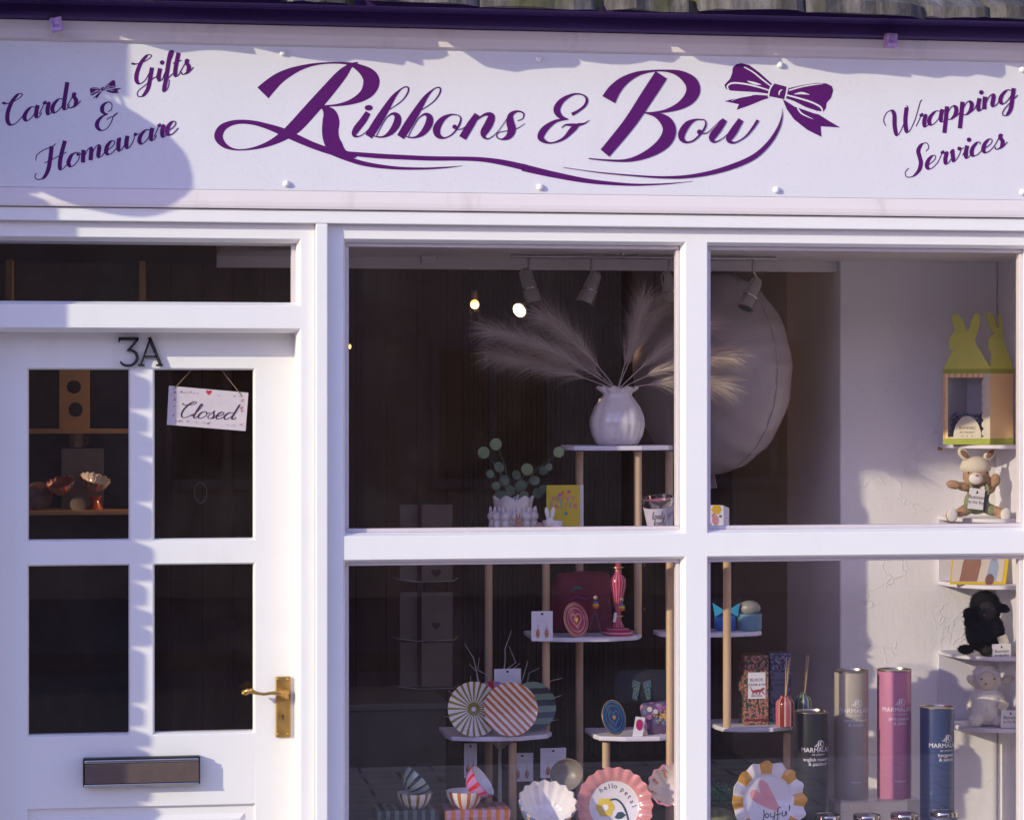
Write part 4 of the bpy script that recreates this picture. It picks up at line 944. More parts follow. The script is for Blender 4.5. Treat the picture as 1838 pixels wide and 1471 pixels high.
# ---- easter shelf: planter, eucalyptus, card, rabbit dish, eggs
pY = .52; k = MPP(920, pY); c = Vector((XP(921, pY), pY, zt2 + .0005))
PT = thing('rabbit_planter', 'white ceramic planter ringed with little rabbit heads holding eucalyptus', 'planter', c)
g = MB(); g.lathe([(0, 0), (32*k, 0), (35*k, 6*k), (36*k, 30*k), (33*k, 45*k), (36*k, 62*k), (33*k, 64*k), (29*k, 45*k), (0, 44*k)], 48, lambda r, z, a, kk: (r * (1 + .05 * math.cos(a * 6)), z + (.006 * math.cos(a * 6) if kk in (5, 6) else 0)))
g.build('planter_body', M_cream, PT, smooth=55, world=False)
for i in range(7):
    a = -math.pi + i * math.pi / 6 ; g = MB(); x, y = 37*k*math.cos(a), 37*k*math.sin(a)
    g.ell((x, y, 30*k), (10*k, 9*k, 9.5*k), 14, 10); g.ell((x - 4*k, y, 41*k), (3*k, 2.5*k, 7*k), 10, 8); g.ell((x + 4*k, y, 41*k), (3*k, 2.5*k, 7*k), 10, 8); g.ell((x, y - 2*k, 15*k), (8*k, 7*k, 12*k), 12, 8)
    g.build('rabbit_figure', M_cream, PT, smooth=True, world=False)
M_euc = plain('eucalyptus_leaf', (.10, .15, .085), .55, var=.35, vs_=14); M_euc2 = plain('pale_eucalyptus_leaf', (.20, .26, .12), .55, var=.3, vs_=14)
EU = thing('eucalyptus_sprig', 'round leaved eucalyptus sprigs rising from the rabbit planter', 'foliage', c + Vector((0, 0, 44*k)))
rl = random.Random(4); leaves = [(890, 797, 11, 1), (868, 812, 11, 1), (896, 838, 10, 0), (1003, 811, 10, 1), (946, 842, 11, 1), (927, 852, 9, 0), (975, 845, 8, 0), (880, 850, 8, 0), (905, 862, 10, 0), (935, 872, 11, 0), (960, 862, 9, 0), (898, 892, 13, 0), (916, 880, 10, 0), (965, 885, 10, 0), (975, 878, 8, 0), (940, 890, 10, 0), (985, 838, 7, 0), (890, 872, 8, 0)]
stem0 = c + Vector((0, 0, 45*k))
for x, y, r, mi_ in leaves:
    tY = pY + rl.uniform(-.05, .05); p = P(x, y, tY); n_ = Vector((rl.uniform(-.5, .5), -1, rl.uniform(-.3, .5))).normalized(); u = n_.orthogonal().normalized(); v = n_.cross(u); rr = r * k
    g = MB(); ctr = g.vert(p + n_ * .0025); ring = [g.vert(p + (u*math.cos(q) + v*math.sin(q)) * rr) for q in [2*math.pi*i/14 for i in range(14)]]
    for i in range(14): g.face((ctr, ring[i], ring[(i+1) % 14]))
    g.build('leaf', M_euc2 if mi_ else M_euc, EU, smooth=True, fix=False)
for tx, ty in ((872, 815), (892, 800), (1000, 815), (950, 845), (905, 870)):
    tp = P(tx, ty, pY); md = stem0.lerp(tp, .5) + Vector((0, .0, .03)); MB().tube([stem0, md, tp], [.0016, .0012, .0007], 5).build('stem', M_euc, EU)
M_ycard = plain('yellow_card', (.55, .43, .015), .5, var=.05)
eY = .49; EC = thing('easter_card', 'yellow greeting card reading Happy Easter in coloured letters', 'greeting card', P(1014, 958, eY))
g = MB(); a, b_ = P(981, 957, eY), P(1041, 870, eY); g.box(a.x, b_.x, eY, eY + .0015, zt2 + .0008, b_.z); g.build('card_front', M_ycard, EC)
g = MB(); g.box(a.x + .006, b_.x + .012, eY + .012, eY + .0135, zt2 + .0008, b_.z - .001); g.build('card_back', M_card, EC)
cols = [plain('c_teal', (.06, .30, .34), .5), plain('c_pink', (.62, .05, .20), .5), plain('c_mauve', (.35, .12, .40), .5), plain('c_orange', (.65, .16, .03), .5)]
g = MB()
for txt, x0, x1, y in (('HAPPY', 996, 1029, 900), ('EASTER', 990, 1033, 912)):
    for i, ch in enumerate(txt):
        q = P(x0 + (x1-x0) * i / (len(txt)-1), y + (1 if i % 2 else -1), eY - .0006); letters(g, ch, 14*k, lambda x, yy, q=q: q + Vector((x, 0, yy)), (i * 7 + len(txt)) % 4)
for x, y, mi_ in ((1010, 884, 3), (1021, 882, 1), (1016, 921, 0), (1005, 888, 2)):
    q = P(x, y, eY - .0006); ii = [g.vert(q + Vector((3.4*k*math.cos(z), 0, 3.4*k*math.sin(z)))) for z in [2*math.pi*j/8 for j in range(8)]]; g.face(ii, mi_)
g.build('lettering', cols, EC, fix=False)
rY = .45; kr = MPP(990, rY); c = P(992, 958, rY); c.z = zt2 + .0005
RB = thing('rabbit_dish', 'small white rabbit eared dish in front of the yellow card', 'ornament', c)
g = MB(); g.lathe([(0, 0), (16*kr, 0), (19*kr, 24*kr), (17.5*kr, 24*kr), (15*kr, 3*kr), (0, 3*kr)], 32); g.xf = None; g.build('dish', M_cer, RB, smooth=50, world=False)
g = MB(); g.ell((-8*kr, -16*kr, 22*kr), (8*kr, 6*kr, 9*kr), 14, 10); g.build('rabbit_head', M_cer, RB, smooth=True, world=False)
for s_ in (-1, 1): MB().ell((-8*kr + s_*5*kr, -16*kr, 38*kr), (4*kr, 2.4*kr, 11*kr), 12, 8, rot=(0, s_*.18, 0)).build('ear', M_cer, RB, smooth=True, world=False)
for x, label, col in ((930, 'tiny terracotta rabbit standing in front of the planter', (.42, .22, .14)), (968, 'speckled brown egg beside the white rabbit dish', (.40, .24, .17))):
    c = P(x, 958, .43); c.z = zt2; o = MB(); o.ell(c + Vector((0, 0, 11*k)), (9.5*k, 8*k, 11*k), 16, 12)
    if x == 930: o.ell(c + Vector((0, 0, 24*k)), (6*k, 6*k, 6.5*k), 12, 8); o.ell(c + Vector((-2.5*k, 0, 33*k)), (1.8*k, 1.5*k, 6*k), 8, 6); o.ell(c + Vector((2.5*k, 0, 33*k)), (1.8*k, 1.5*k, 6*k), 8, 6)
    tag(o.build('rabbit_ornament' if x == 930 else 'egg_ornament', plain('terra%d' % x, col, .4, var=.3, vs_=60), smooth=True, loc=c), label, 'ornament')

# ---- candle in a bucket, flower box
cY = .27; kc = MPP(1186, cY); c = P(1186, 955, cY); c.z = zt3 + .001
CN = thing('bucket_candle', 'tipped metal bucket candle with pink wax and handwritten wrap', 'candle', c, rot=(R(9), R(-7), 0))
g = MB(); g.lathe([(0, 0), (20*kc, 0), (22*kc, 8*kc), (28*kc, 56*kc), (29*kc, 58*kc), (29*kc, 66*kc), (27*kc, 66*kc), (26*kc, 58*kc)], 48); g.build('bucket', M_chrome, CN, smooth=45, world=False)
g = MB(); g.lathe([(0, 59*kc), (26.4*kc, 59*kc)], 32); g.build('wax', plain('pink_wax', (.42, .10, .20), .5, var=.3, vs_=80), CN, world=False)
g = MB(); g.lathe([(22.6*kc, 12*kc), (27.8*kc, 52*kc)], 48); g.build('paper_wrap', plain('lilac_wrap', (.50, .47, .58), .6), CN, smooth=True, world=False)
b = Brush(0, .0005, lambda x, y, o: Vector(((22.6*kc + (y-12*kc)*.13 + o + .0004) * math.sin(x), -(22.6*kc + (y-12*kc)*.13 + o + .0004) * math.cos(x), y)))
def wrap_write(txt, x0, y0, h):
    b2 = Brush(0); 
    save = b2.fn; b2.fn = lambda x, y, o: b.fn(x / 1000.0, y0 - (y / 1000.0) * 26*kc, o + .0003)
    write(b2, txt, (x0 * 1000, 0), ((x0 + .9) * 1000, 0), h * 1000 , .16, .10, .2, mono=True); return b2
for txt, x0, y0, h in (('lovely', -.75, 33*kc, .26), ('lovely', -.7, 20*kc, .26), ('you', .35, 36*kc, .22)): wrap_write(txt, x0, y0, h).mb.build('lettering', M_inkdark, CN, world=False, fix=False)
fY = .235; kf = MPP(1290, fY); a, b_ = XP(1262, fY), XP(1299, fY); z1 = ZP(1290, 907, fY)
FB = thing('flower_box', 'small white gift box printed with a yellow flower beside the mullion', 'box', ((a+b_)/2, fY, zt3), rot=(0, 0, 0))
MB().box(a, b_, fY, fY + .05, zt3 + .0006, z1).build('box_body', M_card, FB, bevel=.001)
g = MB(); g.prism([(b_ + .0003, fY, zt3 + .0006), (b_ + .022, fY + .028, zt3 + .0006), (b_ + .022, fY + .028, z1 - .008), (b_ + .0003, fY, z1)], (0, .01, 0)); g.build('box_side', M_card, FB)
B = Brush(fY)
for i in range(6): B.blob(1286 + 5*math.cos(i*1.05), 914 + 5*math.sin(i*1.05), 4.2, mi=0)
B.blob(1284, 933, 6, 9, mi=1); B.blob(1281, 925, 4, mi=1); B.blob(1293, 926, 2.5, mi=2); B.blob(1274, 940, 2.5, mi=2); B.blob(1272, 918, 1.6, mi=2)
B.build('flower_print', [plain('daisy_yellow', (.66, .42, .02), .5), plain('rose_pink', (.55, .24, .28), .5), plain('leaf_print', (.10, .16, .10), .5)], FB)

# ---- heart plates on clear stands
def heart_plate(px, py, w, h, Y, turn, a, b_, label):
    k = MPP(px, Y); M4 = FACE(P(px, py, Y), R(14), turn); T = thing('heart_plate', label, 'plate'); T.matrix_world = M4; ROOT[T.name] = M4; s = h*k
    ma = plain('hp_' + label, a, .2, var=.08, coat=.4); mb_ = plain('hp2_' + label, b_, .2, var=.06, coat=.4)
    g = MB(); g.lathe([(0, .02*s), (.9*s, .02*s), (s, .05*s)], 64); g.build('plate_body', ma, T, smooth=True, world=False)
    g = MB(); g.lathe([(s*.985, .052*s), (s*1.03, .06*s), (s*1.03, .03*s), (.9*s, -.02*s), (0, -.02*s)], 64); g.build('gilt_edge', M_gold, T, smooth=True, world=False)
    bb = Brush(0, .0006, lambda x, y, o: Vector((x*s, y*s, .022*s + .0005 + o)))
    for rr, w_ in ((.90, .07), (.70, .07)): bb.stroke([(rr*math.cos(q), rr*math.sin(q), w_) for q in [i*.31 for i in range(22)]], n=3, minw=.01)
    q = [(x, -y) for x, y in heart(0, 0, .46, 28)]; q = q + [q[0], q[1]]; bb.stroke([(x, y, .09) for x, y in q], n=2, minw=.01)
    bb.mb.build('ring_print', mb_, T, world=False, fix=False)
    bb = Brush(0, .0012, lambda x, y, o: Vector((x*s, y*s, .022*s + .0008 + o))); bb.poly([(x, -y) for x, y in heart(0, 0, .17)]); bb.mb.build('gold_heart', M_gold, T, world=False, fix=False)
heart_plate(1033, 1112, 23, 31, .47, R(38), (.40, .012, .07), (.62, .26, .38), 'pink plate with concentric heart rings on the upper shelf')
heart_plate(1101, 1287, 23, 31, .40, R(38), (.012, .06, .20), (.03, .30, .50), 'blue plate with concentric heart rings on the lower shelf')

# ---- striped candlestick
cY = .50; k = MPP(1104, cY); c = P(1109, 1141, cY); c.z = zt4 + .0005
M_cand = radial('raspberry_stripes', (.42, .012, .07), (.62, .30, .38), 16, .22, 0, 0, (.42, .012, .07))
M_cbase = plain('raspberry', (.42, .012, .07), .2, coat=.4)
CK = thing('candlestick', 'tall raspberry pink striped candlestick with gold collars', 'candlestick', c)
g = MB(); g.lathe([(0, 0), (27*k, 0), (28*k, 3*k), (26*k, 7*k), (20*k, 11*k), (12*k, 14*k)], 48); g.build('base', M_cbase, CK, smooth=50, world=False)
g = MB(); g.lathe([(12*k, 14*k), (9*k, 20*k), (6*k, 27*k), (6*k, 32*k), (5*k, 37*k), (5*k, 47*k), (7*k, 52*k), (12*k, 75*k), (15*k, 92*k), (14*k, 102*k), (7*k, 110*k), (6*k, 120*k), (5.5*k, 128*k), (10*k, 136*k), (11.5*k, 146*k), (9*k, 156*k), (7*k, 160*k), (0, 160*k)], 48); g.build('stem', M_cand, CK, smooth=50, world=False)
for z, r in ((34, 11), (121, 12.5)): 
    g = MB(); g.lathe([(5*k, (z-1.5)*k), (r*k, z*k), (5*k, (z+1.5)*k)], 32); g.build('gold_collar', M_gold, CK, smooth=True, world=False)
g = MB(); g.lathe([(27.2*k, 3.2*k), (27.6*k, 4.2*k), (26.6*k, 6*k)], 48); g.lathe([(21*k, 10.6*k), (18*k, 12.2*k)], 48); g.build('base_stripe', plain('pale_pink_line', (.62, .32, .40), .3), CK, smooth=True, world=False)
c2_ = P(1104, 1107, .47); g = MB(); g.xf = Matrix.Translation(c2_) @ Matrix.Rotation(.15, 4, 'Y'); g.box(-2.5*k, 2.5*k, 0, .0006, -9*k, 8*k); g.build('price_tag', M_card, CK)

# ---- earring cards
M_rose = plain('rose_gold_charm', (.50, .22, .15), .35, .6)
def ear_card(x0, x1, y0, y1, Y, label, charm=True, tilt=0):
    a, b_ = P(x0, y1, Y), P(x1, y0, Y); c = (a + b_) / 2; T = thing('earring_card', label, 'earring card', Vector((c.x, Y, a.z)), 'earring cards', rot=(0, tilt, 0))
    w, h = b_.x - a.x, b_.z - a.z; k = MPP(x0, Y)
    MB().box(-w/2, w/2, 0, .0008, 0, h).build('card', M_card, T, world=False)
    g = MB(); g.box(-2.2*k, 2.2*k, -.0004, -.0001, h - 7*k, h - 3.5*k); g.build('hang_slot', M_inkdark, T, world=False)
    g = MB()
    for i in range(4): g.box(-w*.28, w*.28, -.0003, -.0001, h*(.72 - .07*i), h*(.72 - .07*i) + .4*k)
    g.build('card_print', plain('grey_print', (.45, .40, .46), .6), T, world=False)['kind'] = 'stuff'
    if charm:
        for s_ in (-.21, .21):
            g = MB(); g.ell((s_*w, -.003, h*.26), (3.4*k, .002, 8*k), 12, 8); g.tube([(s_*w, -.002, h*.26 + 8*k), (s_*w + .001, -.003, h*.26 + 13*k), (s_*w, -.001, h*.26 + 15*k)], .0006, 5); g.build('earring', M_rose, T, world=False, smooth=True)
ear_card(954, 992, 1096, 1150, .43, 'white earring card with rose drops hung on the dowel by the heart plate')
ear_card(887, 935, 1199, 1240, .50, 'white earring card hung on the twigs above the rust plate', False)
ear_card(918, 957, 1350, 1402, .52, 'white earring card hanging left below the low shelf')
ear_card(970, 1016, 1341, 1396, .50, 'wider white earring card hanging right below the low shelf')
ear_card(833, 856, 1333, 1395, .52, 'narrow white earring card hanging behind the tilted pink bowl')
ear_card(1211, 1222, 1095, 1140, .56, 'white earring card half hidden by the mullion', False)
M_twig = plain('white_twig', (.50, .45, .42), .7)
JT = thing('jewellery_tree', 'white twig jewellery tree branching behind the plates', 'jewellery tree', P(898, 1475, .56))
rt = random.Random(21); tr0 = P(897, 1420, .56); tr1 = P(897, 1345, .56)
MB().tube([Vector((tr0.x, .56, BZ)), tr0, tr1], [.007, .006, .005], 8).build('trunk', M_twig, JT, smooth=True)
for tx, ty in ((832, 1160), (856, 1182), (845, 1195), (915, 1140), (918, 1160), (953, 1180), (838, 1215), (1003, 1215), (1008, 1245), (815, 1245), (967, 1200), (930, 1190), (795, 1290), (1003, 1300)):
    tp = P(tx, ty, .56 + rt.uniform(-.03, .05)); pts = [tr1]; 
    for i in range(1, 7):
        u = i / 6; pts.append(tr1.lerp(tp, u) + Vector((rt.gauss(0, .007), rt.gauss(0, .006), .03*math.sin(u*3.1) + rt.gauss(0, .007))))
    MB().tube(pts, [.0030, .0026, .0022, .0019, .0016, .0013, .0008], 6).build('twig', M_twig, JT, smooth=True)

# ---- clear stand with bead earrings
ES = thing('earring_stand', 'clear acrylic stand with two rainbow bead earrings beside the candlestick', 'earring stand', P(1070, 1141, .46))
a, b_ = P(1060, 1141, .46), P(1094, 1072, .47)
MB().box(a.x, b_.x, .462, .464, zt4 + .0006, b_.z).build('stand_sheet', M_acryl, ES); k = MPP(1070, .46)
beads = [plain('bead%d' % i, c_, .3) for i, c_ in enumerate(((.30, .28, .22), (.16, .12, .40), (.62, .45, .04), (.62, .10, .03)))]
for x, y in ((1069, 1072), (1116, 1076)):
    g = MB()
    for i, (dy, r) in enumerate(((0, 4), (9, 4.5), (13, 6), (17, 6.2))): g.ell(P(x, y + dy, .45), (r*k, r*k, (3.2 if i else 4)*k), 12, 8, mi=i)
    g.build('bead_earring', beads, ES, smooth=True)
for x in (1055, 1081): MB().tube([P(1068, 1094, .458), P(x, 1141, .458)], .0007, 5).build('wire_leg', M_chrome, ES)

# ---- bags, pouch and tag
M_pbag = plain('raspberry_velvet', (.17, .006, .028), .85, var=.25, vs_=18); M_nbag = plain('navy_velvet', (.012, .012, .024), .9, var=.2)
def bag(outline, Y, dep, mat, name, label, cat):
    pts = [P(x, y, Y) for x, y in outline]; c = sum(pts, Vector()) / len(pts); c.z = min(p.z for p in pts)
    T = thing(name, label, cat, c); g = MB(); n = len(pts); mid = sum(pts, Vector()) / n
    ring = [pts, [mid.lerp(p, .86) + Vector((0, -dep*.5, 0)) for p in pts], [mid.lerp(p, .5) + Vector((0, -dep*.65, 0)) for p in pts]]
    bk = [[mid.lerp(p, 1.0) + Vector((0, dep*.0, 0)) for p in pts], [mid.lerp(p, .86) + Vector((0, dep*.5, 0)) for p in pts]]
    ids = [[g.vert(p) for p in r_] for r_ in ring]; idb = [g.vert(p) for p in bk[1]]
    for a, b_ in ((ids[0], ids[1]), (ids[1], ids[2]), (idb, ids[0])):
        for i in range(n): g.face((a[i], a[(i+1) % n], b_[(i+1) % n], b_[i]))
    g.face(ids[2]); g.face(idb[::-1]); o = g.build('bag_body', mat, T, smooth=60); s = o.modifiers.new('b', 'BEVEL'); s.width = .006; s.segments = 3
    return T
T = bag([(988, 1139), (988, 1060), (1000, 1028), (1050, 1023), (1095, 1026), (1098, 1080), (1100, 1139)], .60, .05, M_pbag, 'velvet_bag', 'dark raspberry velvet bag standing behind the pink heart plate', 'bag')
B = Brush(.565); B.stroke([(1026, 1060, 3), (1034, 1054, 5), (1045, 1056, 4)], mi=0); B.stroke([(1022, 1076, 2), (1035, 1070, 4), (1050, 1074, 3), (1060, 1070, 2)], mi=1); B.build('embroidery', [plain('teal_thread', (.02, .12, .12), .6), plain('plum_thread', (.16, .03, .14), .6)], T)
T = bag([(1102, 1262), (1100, 1222), (1112, 1203), (1160, 1200), (1225, 1202), (1232, 1230), (1230, 1262)], .56, .05, M_nbag, 'velvet_bag', 'black velvet bag with a glittering bow behind the floral pouch', 'bag')
t = NT('sequin_bow'); v_ = t.n('ShaderNodeTexVoronoi'); v_.inputs['Scale'].default_value = 420; t.l(t.co(), v_.inputs[0]); t.set(color=t.mix(.65, t.ramp(v_.outputs['Distance'], [(.2, (.45, .42, .46)), (.6, (.05, .22, .26))]), v_.outputs['Color'], 'MULTIPLY'), rough=.25, metal=.4); M_seq = t.mat
g = MB()
for s_ in (-1, 1):
    g.prism([P(1152 + s_*2, 1224, .525), P(1152 + s_*16, 1219, .525), P(1152 + s_*18, 1233, .525), P(1152 + s_*3, 1232, .525)], (0, .006, 0)); g.prism([P(1152 + s_*3, 1231, .524), P(1152 + s_*15, 1234, .524), P(1152 + s_*17, 1253, .524), P(1152 + s_*9, 1256, .524)], (0, .004, 0))
g.build('sequin_bow', M_seq, T)
t = NT('floral_cloth'); v_ = t.n('ShaderNodeTexVoronoi'); v_.inputs['Scale'].default_value = 62; t.l(t.co(), v_.inputs[0])
fl_ = t.ramp(v_.outputs['Distance'], [(.0, (.55, .40, .04)), (.14, (.55, .40, .04)), (.16, (1, 1, 1)), (.45, (1, 1, 1)), (.47, (0, 0, 0))], True)
hue = t.n('ShaderNodeSeparateColor'); t.l(v_.outputs['Color'], hue.inputs[0])
pet = t.ramp(hue.outputs[0], [(0, (.30, .10, .30)), (.25, (.50, .46, .50)), (.5, (.05, .14, .30)), (.7, (.45, .12, .20)), (.85, (.25, .16, .36))], True)
msk = t.ramp(v_.outputs['Distance'], [(.46, 0.), (.48, 1.)]); ctr_ = t.ramp(v_.outputs['Distance'], [(.14, 1.), (.16, 0.)])
t.set(color=t.mix(ctr_, t.mix(msk, pet, (.10, .05, .12)), (.5, .33, .04)), rough=.6); M_floral = t.mat
T = bag([(1160, 1320), (1147, 1270), (1150, 1261), (1190, 1256), (1240, 1253), (1244, 1320), (1200, 1322)], .43, .035, M_floral, 'floral_pouch', 'floral print zip pouch with a gold bee beside the mullion', 'pouch')
rb_ = random.Random(2); g = MB()
for i in range(90):
    q = P(1194 + rb_.gauss(0, 7), 1285 + rb_.gauss(0, 5), .404); g.ell(q, .0022, 6, 4)
o = g.build('gold_bee', M_gold, T, smooth=True); o['kind'] = 'stuff'
g = MB(); a = P(1177, 1256, .408)
PT2 = thing('swing_tag', 'white swing tag with a raspberry oval in front of the floral pouch', 'tag', P(1147, 1322, .39))
MB().prism([P(1141, 1285, .395), P(1158, 1287, .395), P(1153, 1323, .392), P(1135, 1322, .392)], (0, .0008, 0)).build('tag_card', M_card, PT2)
B = Brush(.392); B.blob(1147.5, 1300, 6, 10); B.build('tag_oval', plain('raspberry_print', (.42, .01, .12), .5), PT2)

# ---- blue bath gifts on the right hand shelf
GB = thing('blue_gift_box', 'clear box of blue ribboned soap behind the right dowel', 'gift', P(1300, 1133, .57)); k = MPP(1300, .57)
c = P(1302, 1133, .57); c.z = zt5 + .0006
MB().box(c.x - 27*k, c.x + 27*k, .56, .60, c.z, c.z + 60*k).build('clear_box', M_acryl, GB)
MB().box(c.x - 17*k, c.x + 19*k, .566, .594, c.z + .0005, c.z + 28*k).build('soap', plain('royal_blue', (.015, .09, .40), .4), GB, bevel=.003)
g = MB()
for s_ in (-1, 1): g.prism([P(1304 + s_*2, 1096, .555), P(1304 + s_*24, 1082, .557), P(1304 + s_*20, 1106, .557)], (0, .008, 0))
g.build('ribbon_bow', plain('sky_ribbon', (.04, .32, .55), .35), GB)
JR = thing('bath_jar', 'glass jar with blue label and rounded lid on the right shelf', 'jar', P(1346, 1133, .57)); c = P(1346, 1131, .57)
g = MB(); g.xf = Matrix.Translation((c.x, .575, zt5 + .0006)); g.lathe([(0, 0), (20*k, 0), (22*k, 3*k), (22*k, 30*k), (0, 30*k)], 32); g.build('jar_body', plain('pale_blue_label', (.12, .25, .36), .35), JR, smooth=45)
g = MB(); g.ell((c.x, .575, zt5 + 40*k), (20*k, 18*k, 14*k), 20, 12); g.build('jar_lid', plain('grey_lid', (.26, .25, .24), .35), JR, smooth=True)

# ---- reed diffusers and boxes
def fl_mat(name, a, b_, c_):
    t = NT(name); w = t.noise(90, 2, .5); v = t.noise(130, 1)
    t.set(color=t.mix(t.ramp(v, [(.55, 0.), (.57, 1.)]), t.ramp(w, [(.44, a), (.47, b_), (.56, c_)], True), a), rough=.5); return t.mat
kx = MPP(1358, .62)
def dif_box(px, w, y0, Y, mat, label, lines, lab):
    T = thing('diffuser_box', label, 'box', P(px, 1303, Y)); x0, x1 = XP(px - w/2, Y), XP(px + w/2, Y); z1 = ZP(px, y0, Y)
    MB().box(x0, x1, Y, Y + (x1-x0), zt8 + .0006, z1).build('carton', mat, T, bevel=.001)
    MB().box(XP(px - w*.36, Y), XP(px + w*.37, Y), Y - .0006, Y - .0001, ZP(px, 1253, Y), ZP(px, 1206, Y)).build('label', lab, T)
    g = MB()
    for txt, s_, y in lines: letters(g, txt, s_ * kx, lambda x, yy, y=y: P(px, y, Y - .0012) + Vector((x, 0, yy)))
    g.build('lettering', M_inkdark if lab is not M_card else plain('plum_lettering', (.16, .06, .12), .6), T, fix=False); return T
T = dif_box(1358, 43, 1176, .63, fl_mat('pink_floral_paper', (.04, .06, .035), (.48, .20, .16), (.36, .13, .11)), 'pink floral diffuser box with a white leopard label', [('BLACK', 8, 1222), ('CEDAR & FIG', 6.2, 1230), ('DIFFUSER', 5, 1250)], M_card)
B = Brush(.6285); B.stroke([(1346, 1232, 1.2), (1349, 1237, 1.6), (1352, 1240, 4), (1360, 1239, 5), (1366, 1238, 4), (1371, 1234, 4)], minw=1); [B.stroke([(x, 1240, 2), (x + d_, 1246, 1.4)]) for x, d_ in ((1353, -3), (1356, 2), (1364, -2), (1368, 4))]; B.build('leopard_print', plain('leopard_red', (.36, .06, .07), .5), T)
MB().box(XP(1337, .63) - .0004, XP(1379, .63) + .0004, .6293, .675, zt8 + .012, zt8 + .018).build('base_band', plain('maroon_band', (.16, .01, .02), .5), T)
dif_box(1401, 38, 1172, .70, fl_mat('blue_floral_paper', (.05, .06, .12), (.30, .30, .40), (.16, .03, .12)), 'blue floral diffuser box standing behind the reeds', [('NIGHT', 6, 1222), ('GARDEN', 6, 1230)], plain('blue_label', (.16, .17, .26), .5))
def diffuser(px, y0, r, Y, cols, label, reeds):
    k = MPP(px, Y); T = thing('reed_diffuser', label, 'diffuser', (XP(px, Y), Y, zt8 + .0006)); h = ZP(px, y0, Y) - zt8
    n = 72; ms = [plain('df_%d_%s' % (i, label[:4]), c_, .18, coat=.5) for i, c_ in enumerate(cols)]
    g = MB(); g.lathe([(0, 0), (r*k, 0), (r*k, h*.72), (r*.93*k, h*.80), (r*.66*k, h*.88), (r*.5*k, h*.91), (r*.5*k, h*.97), (r*.62*k, h), (r*.40*k, h), (r*.36*k, h*.7), (0, h*.7)], n, None, lambda a, kk: [0, 2, 1, 2][int((a + .35) / (2*math.pi) * 20) % 4] if int((a+.35)/(2*math.pi)*20) % 4 not in (1, 3) or ((a+.35)/(2*math.pi)*20) % 1 < .45 else [0, 1, 1, 0][int((a + .35) / (2*math.pi) * 20) % 4])
    g.build('bottle', ms, T, smooth=45, world=False)
    for dx, dy, yt in reeds: MB().tube([(0, 0, h*.6), Vector((dx*k, dy*k, ZP(px, yt, Y) - zt8))], .0014, 6).build('reed', M_wood, T, world=False)
diffuser(1409, 1247, 17, .605, ((.45, .11, .16), (.22, .02, .01), (.60, .42, .40)), 'pink and brown striped reed diffuser bottle', ((4, 6, 1180), (8, 2, 1182), (11, 4, 1180)))
diffuser(1442, 1243, 15, .64, ((.05, .10, .20), (.06, .12, .03), (.45, .42, .42)), 'blue and green striped reed diffuser behind the black tube', ((8, 6, 1177), (11, 3, 1176), (9, -3, 1180)))

# ---- green tinsel wreath and moss ball beside the joyful plate
t = NT('tinsel'); t.set(color=(.02, .16, .06), rough=.2, metal=.5); M_tin = t.mat; rg = random.Random(9); c = P(1288, 1425, .34)
g = MB()
for i in range(420):
    p = c + Vector((rg.gauss(0, .022), rg.gauss(0, .02), rg.gauss(0, .012))); d = Vector((rg.gauss(0, 1), rg.gauss(0, 1), rg.gauss(0, 1))).normalized() * .008; w = d.orthogonal().normalized() * .0012
    g.poly([p - d - w, p - d + w, p + d + w, p + d - w])
o = g.build('tinsel_garland', M_tin, fix=False, loc=c); tag(o, 'tuft of shiny green tinsel between mullion and joyful plate', 'tinsel')
c = P(1290, 1476, .30); g = MB(); g.ell(c, (.05, .05, .045), 28, 18)
for i, v in enumerate(g.v): g.v[i] = c + (v - c) * (1 + .10 * noise.noise(v * 45))
tag(g.build('moss_mound', plain('dry_moss', (.16, .17, .07), .9, var=.5, vs_=70, bump=.8), smooth=True, loc=c), 'round dry moss mound beside the joyful plate', 'ornament')

# ---- house shaped gift box with rabbit ears
Y1, Y2 = .86, .78; M_lime = plain('lime_card', (.62, .64, .10), .55, var=.08); M_limed = plain('lime_band', (.33, .38, .03), .55)
t = NT('carrot_stripes'); x_ = t.xyz(); st_ = t.m('FRACT', t.m('MULTIPLY', t.m('ADD', t.m('ADD', x_[0], x_[1]), t.m('MULTIPLY', t.m('SUBTRACT', t.noise(30), .5), .004)), 210)); t.set(color=t.mix(t.m('LESS_THAN', st_, .42), (.86, .64, .36), (.74, .40, .15)), rough=.6); M_carrot = t.mat
A0, B0, C0 = P(1693, 790, Y1), P(1777, 790, Y2), P(1819, 790, Y1 - .01); zb0 = QZ[0] + .0006; zb1 = ZP(1779, 664, Y2)
HB2 = thing('house_gift_box', 'house shaped gift box with lime rabbit eared gables and carrot striped walls', 'gift box', Vector((B0.x, Y1, zb0)))
def wallp(a, b_, z0, z1, out=0.0): 
    n = Vector((b_.y - a.y, -(b_.x - a.x), 0)).normalized(); n = n if n.y < 0 else -n
    return [Vector((a.x, a.y, z0)) + n*out, Vector((b_.x, b_.y, z0)) + n*out, Vector((b_.x, b_.y, z1)) + n*out, Vector((a.x, a.y, z1)) + n*out]
D0 = Vector((A0.x + C0.x - B0.x, min(A0.y + C0.y - B0.y, PD - .004), 0))
def strip(a, b_, u0, u1, z0, z1, out, mat, name, th=.001):
    pa, pb = Vector(a).lerp(Vector(b_), u0), Vector(a).lerp(Vector(b_), u1); q = wallp(pa, pb, z0, z1, out); n = (q[1]-q[0]).cross(q[2]-q[0]).normalized(); MB().prism(q, n * -th).build(name, mat, HB2)
H_ = zb1 - zb0
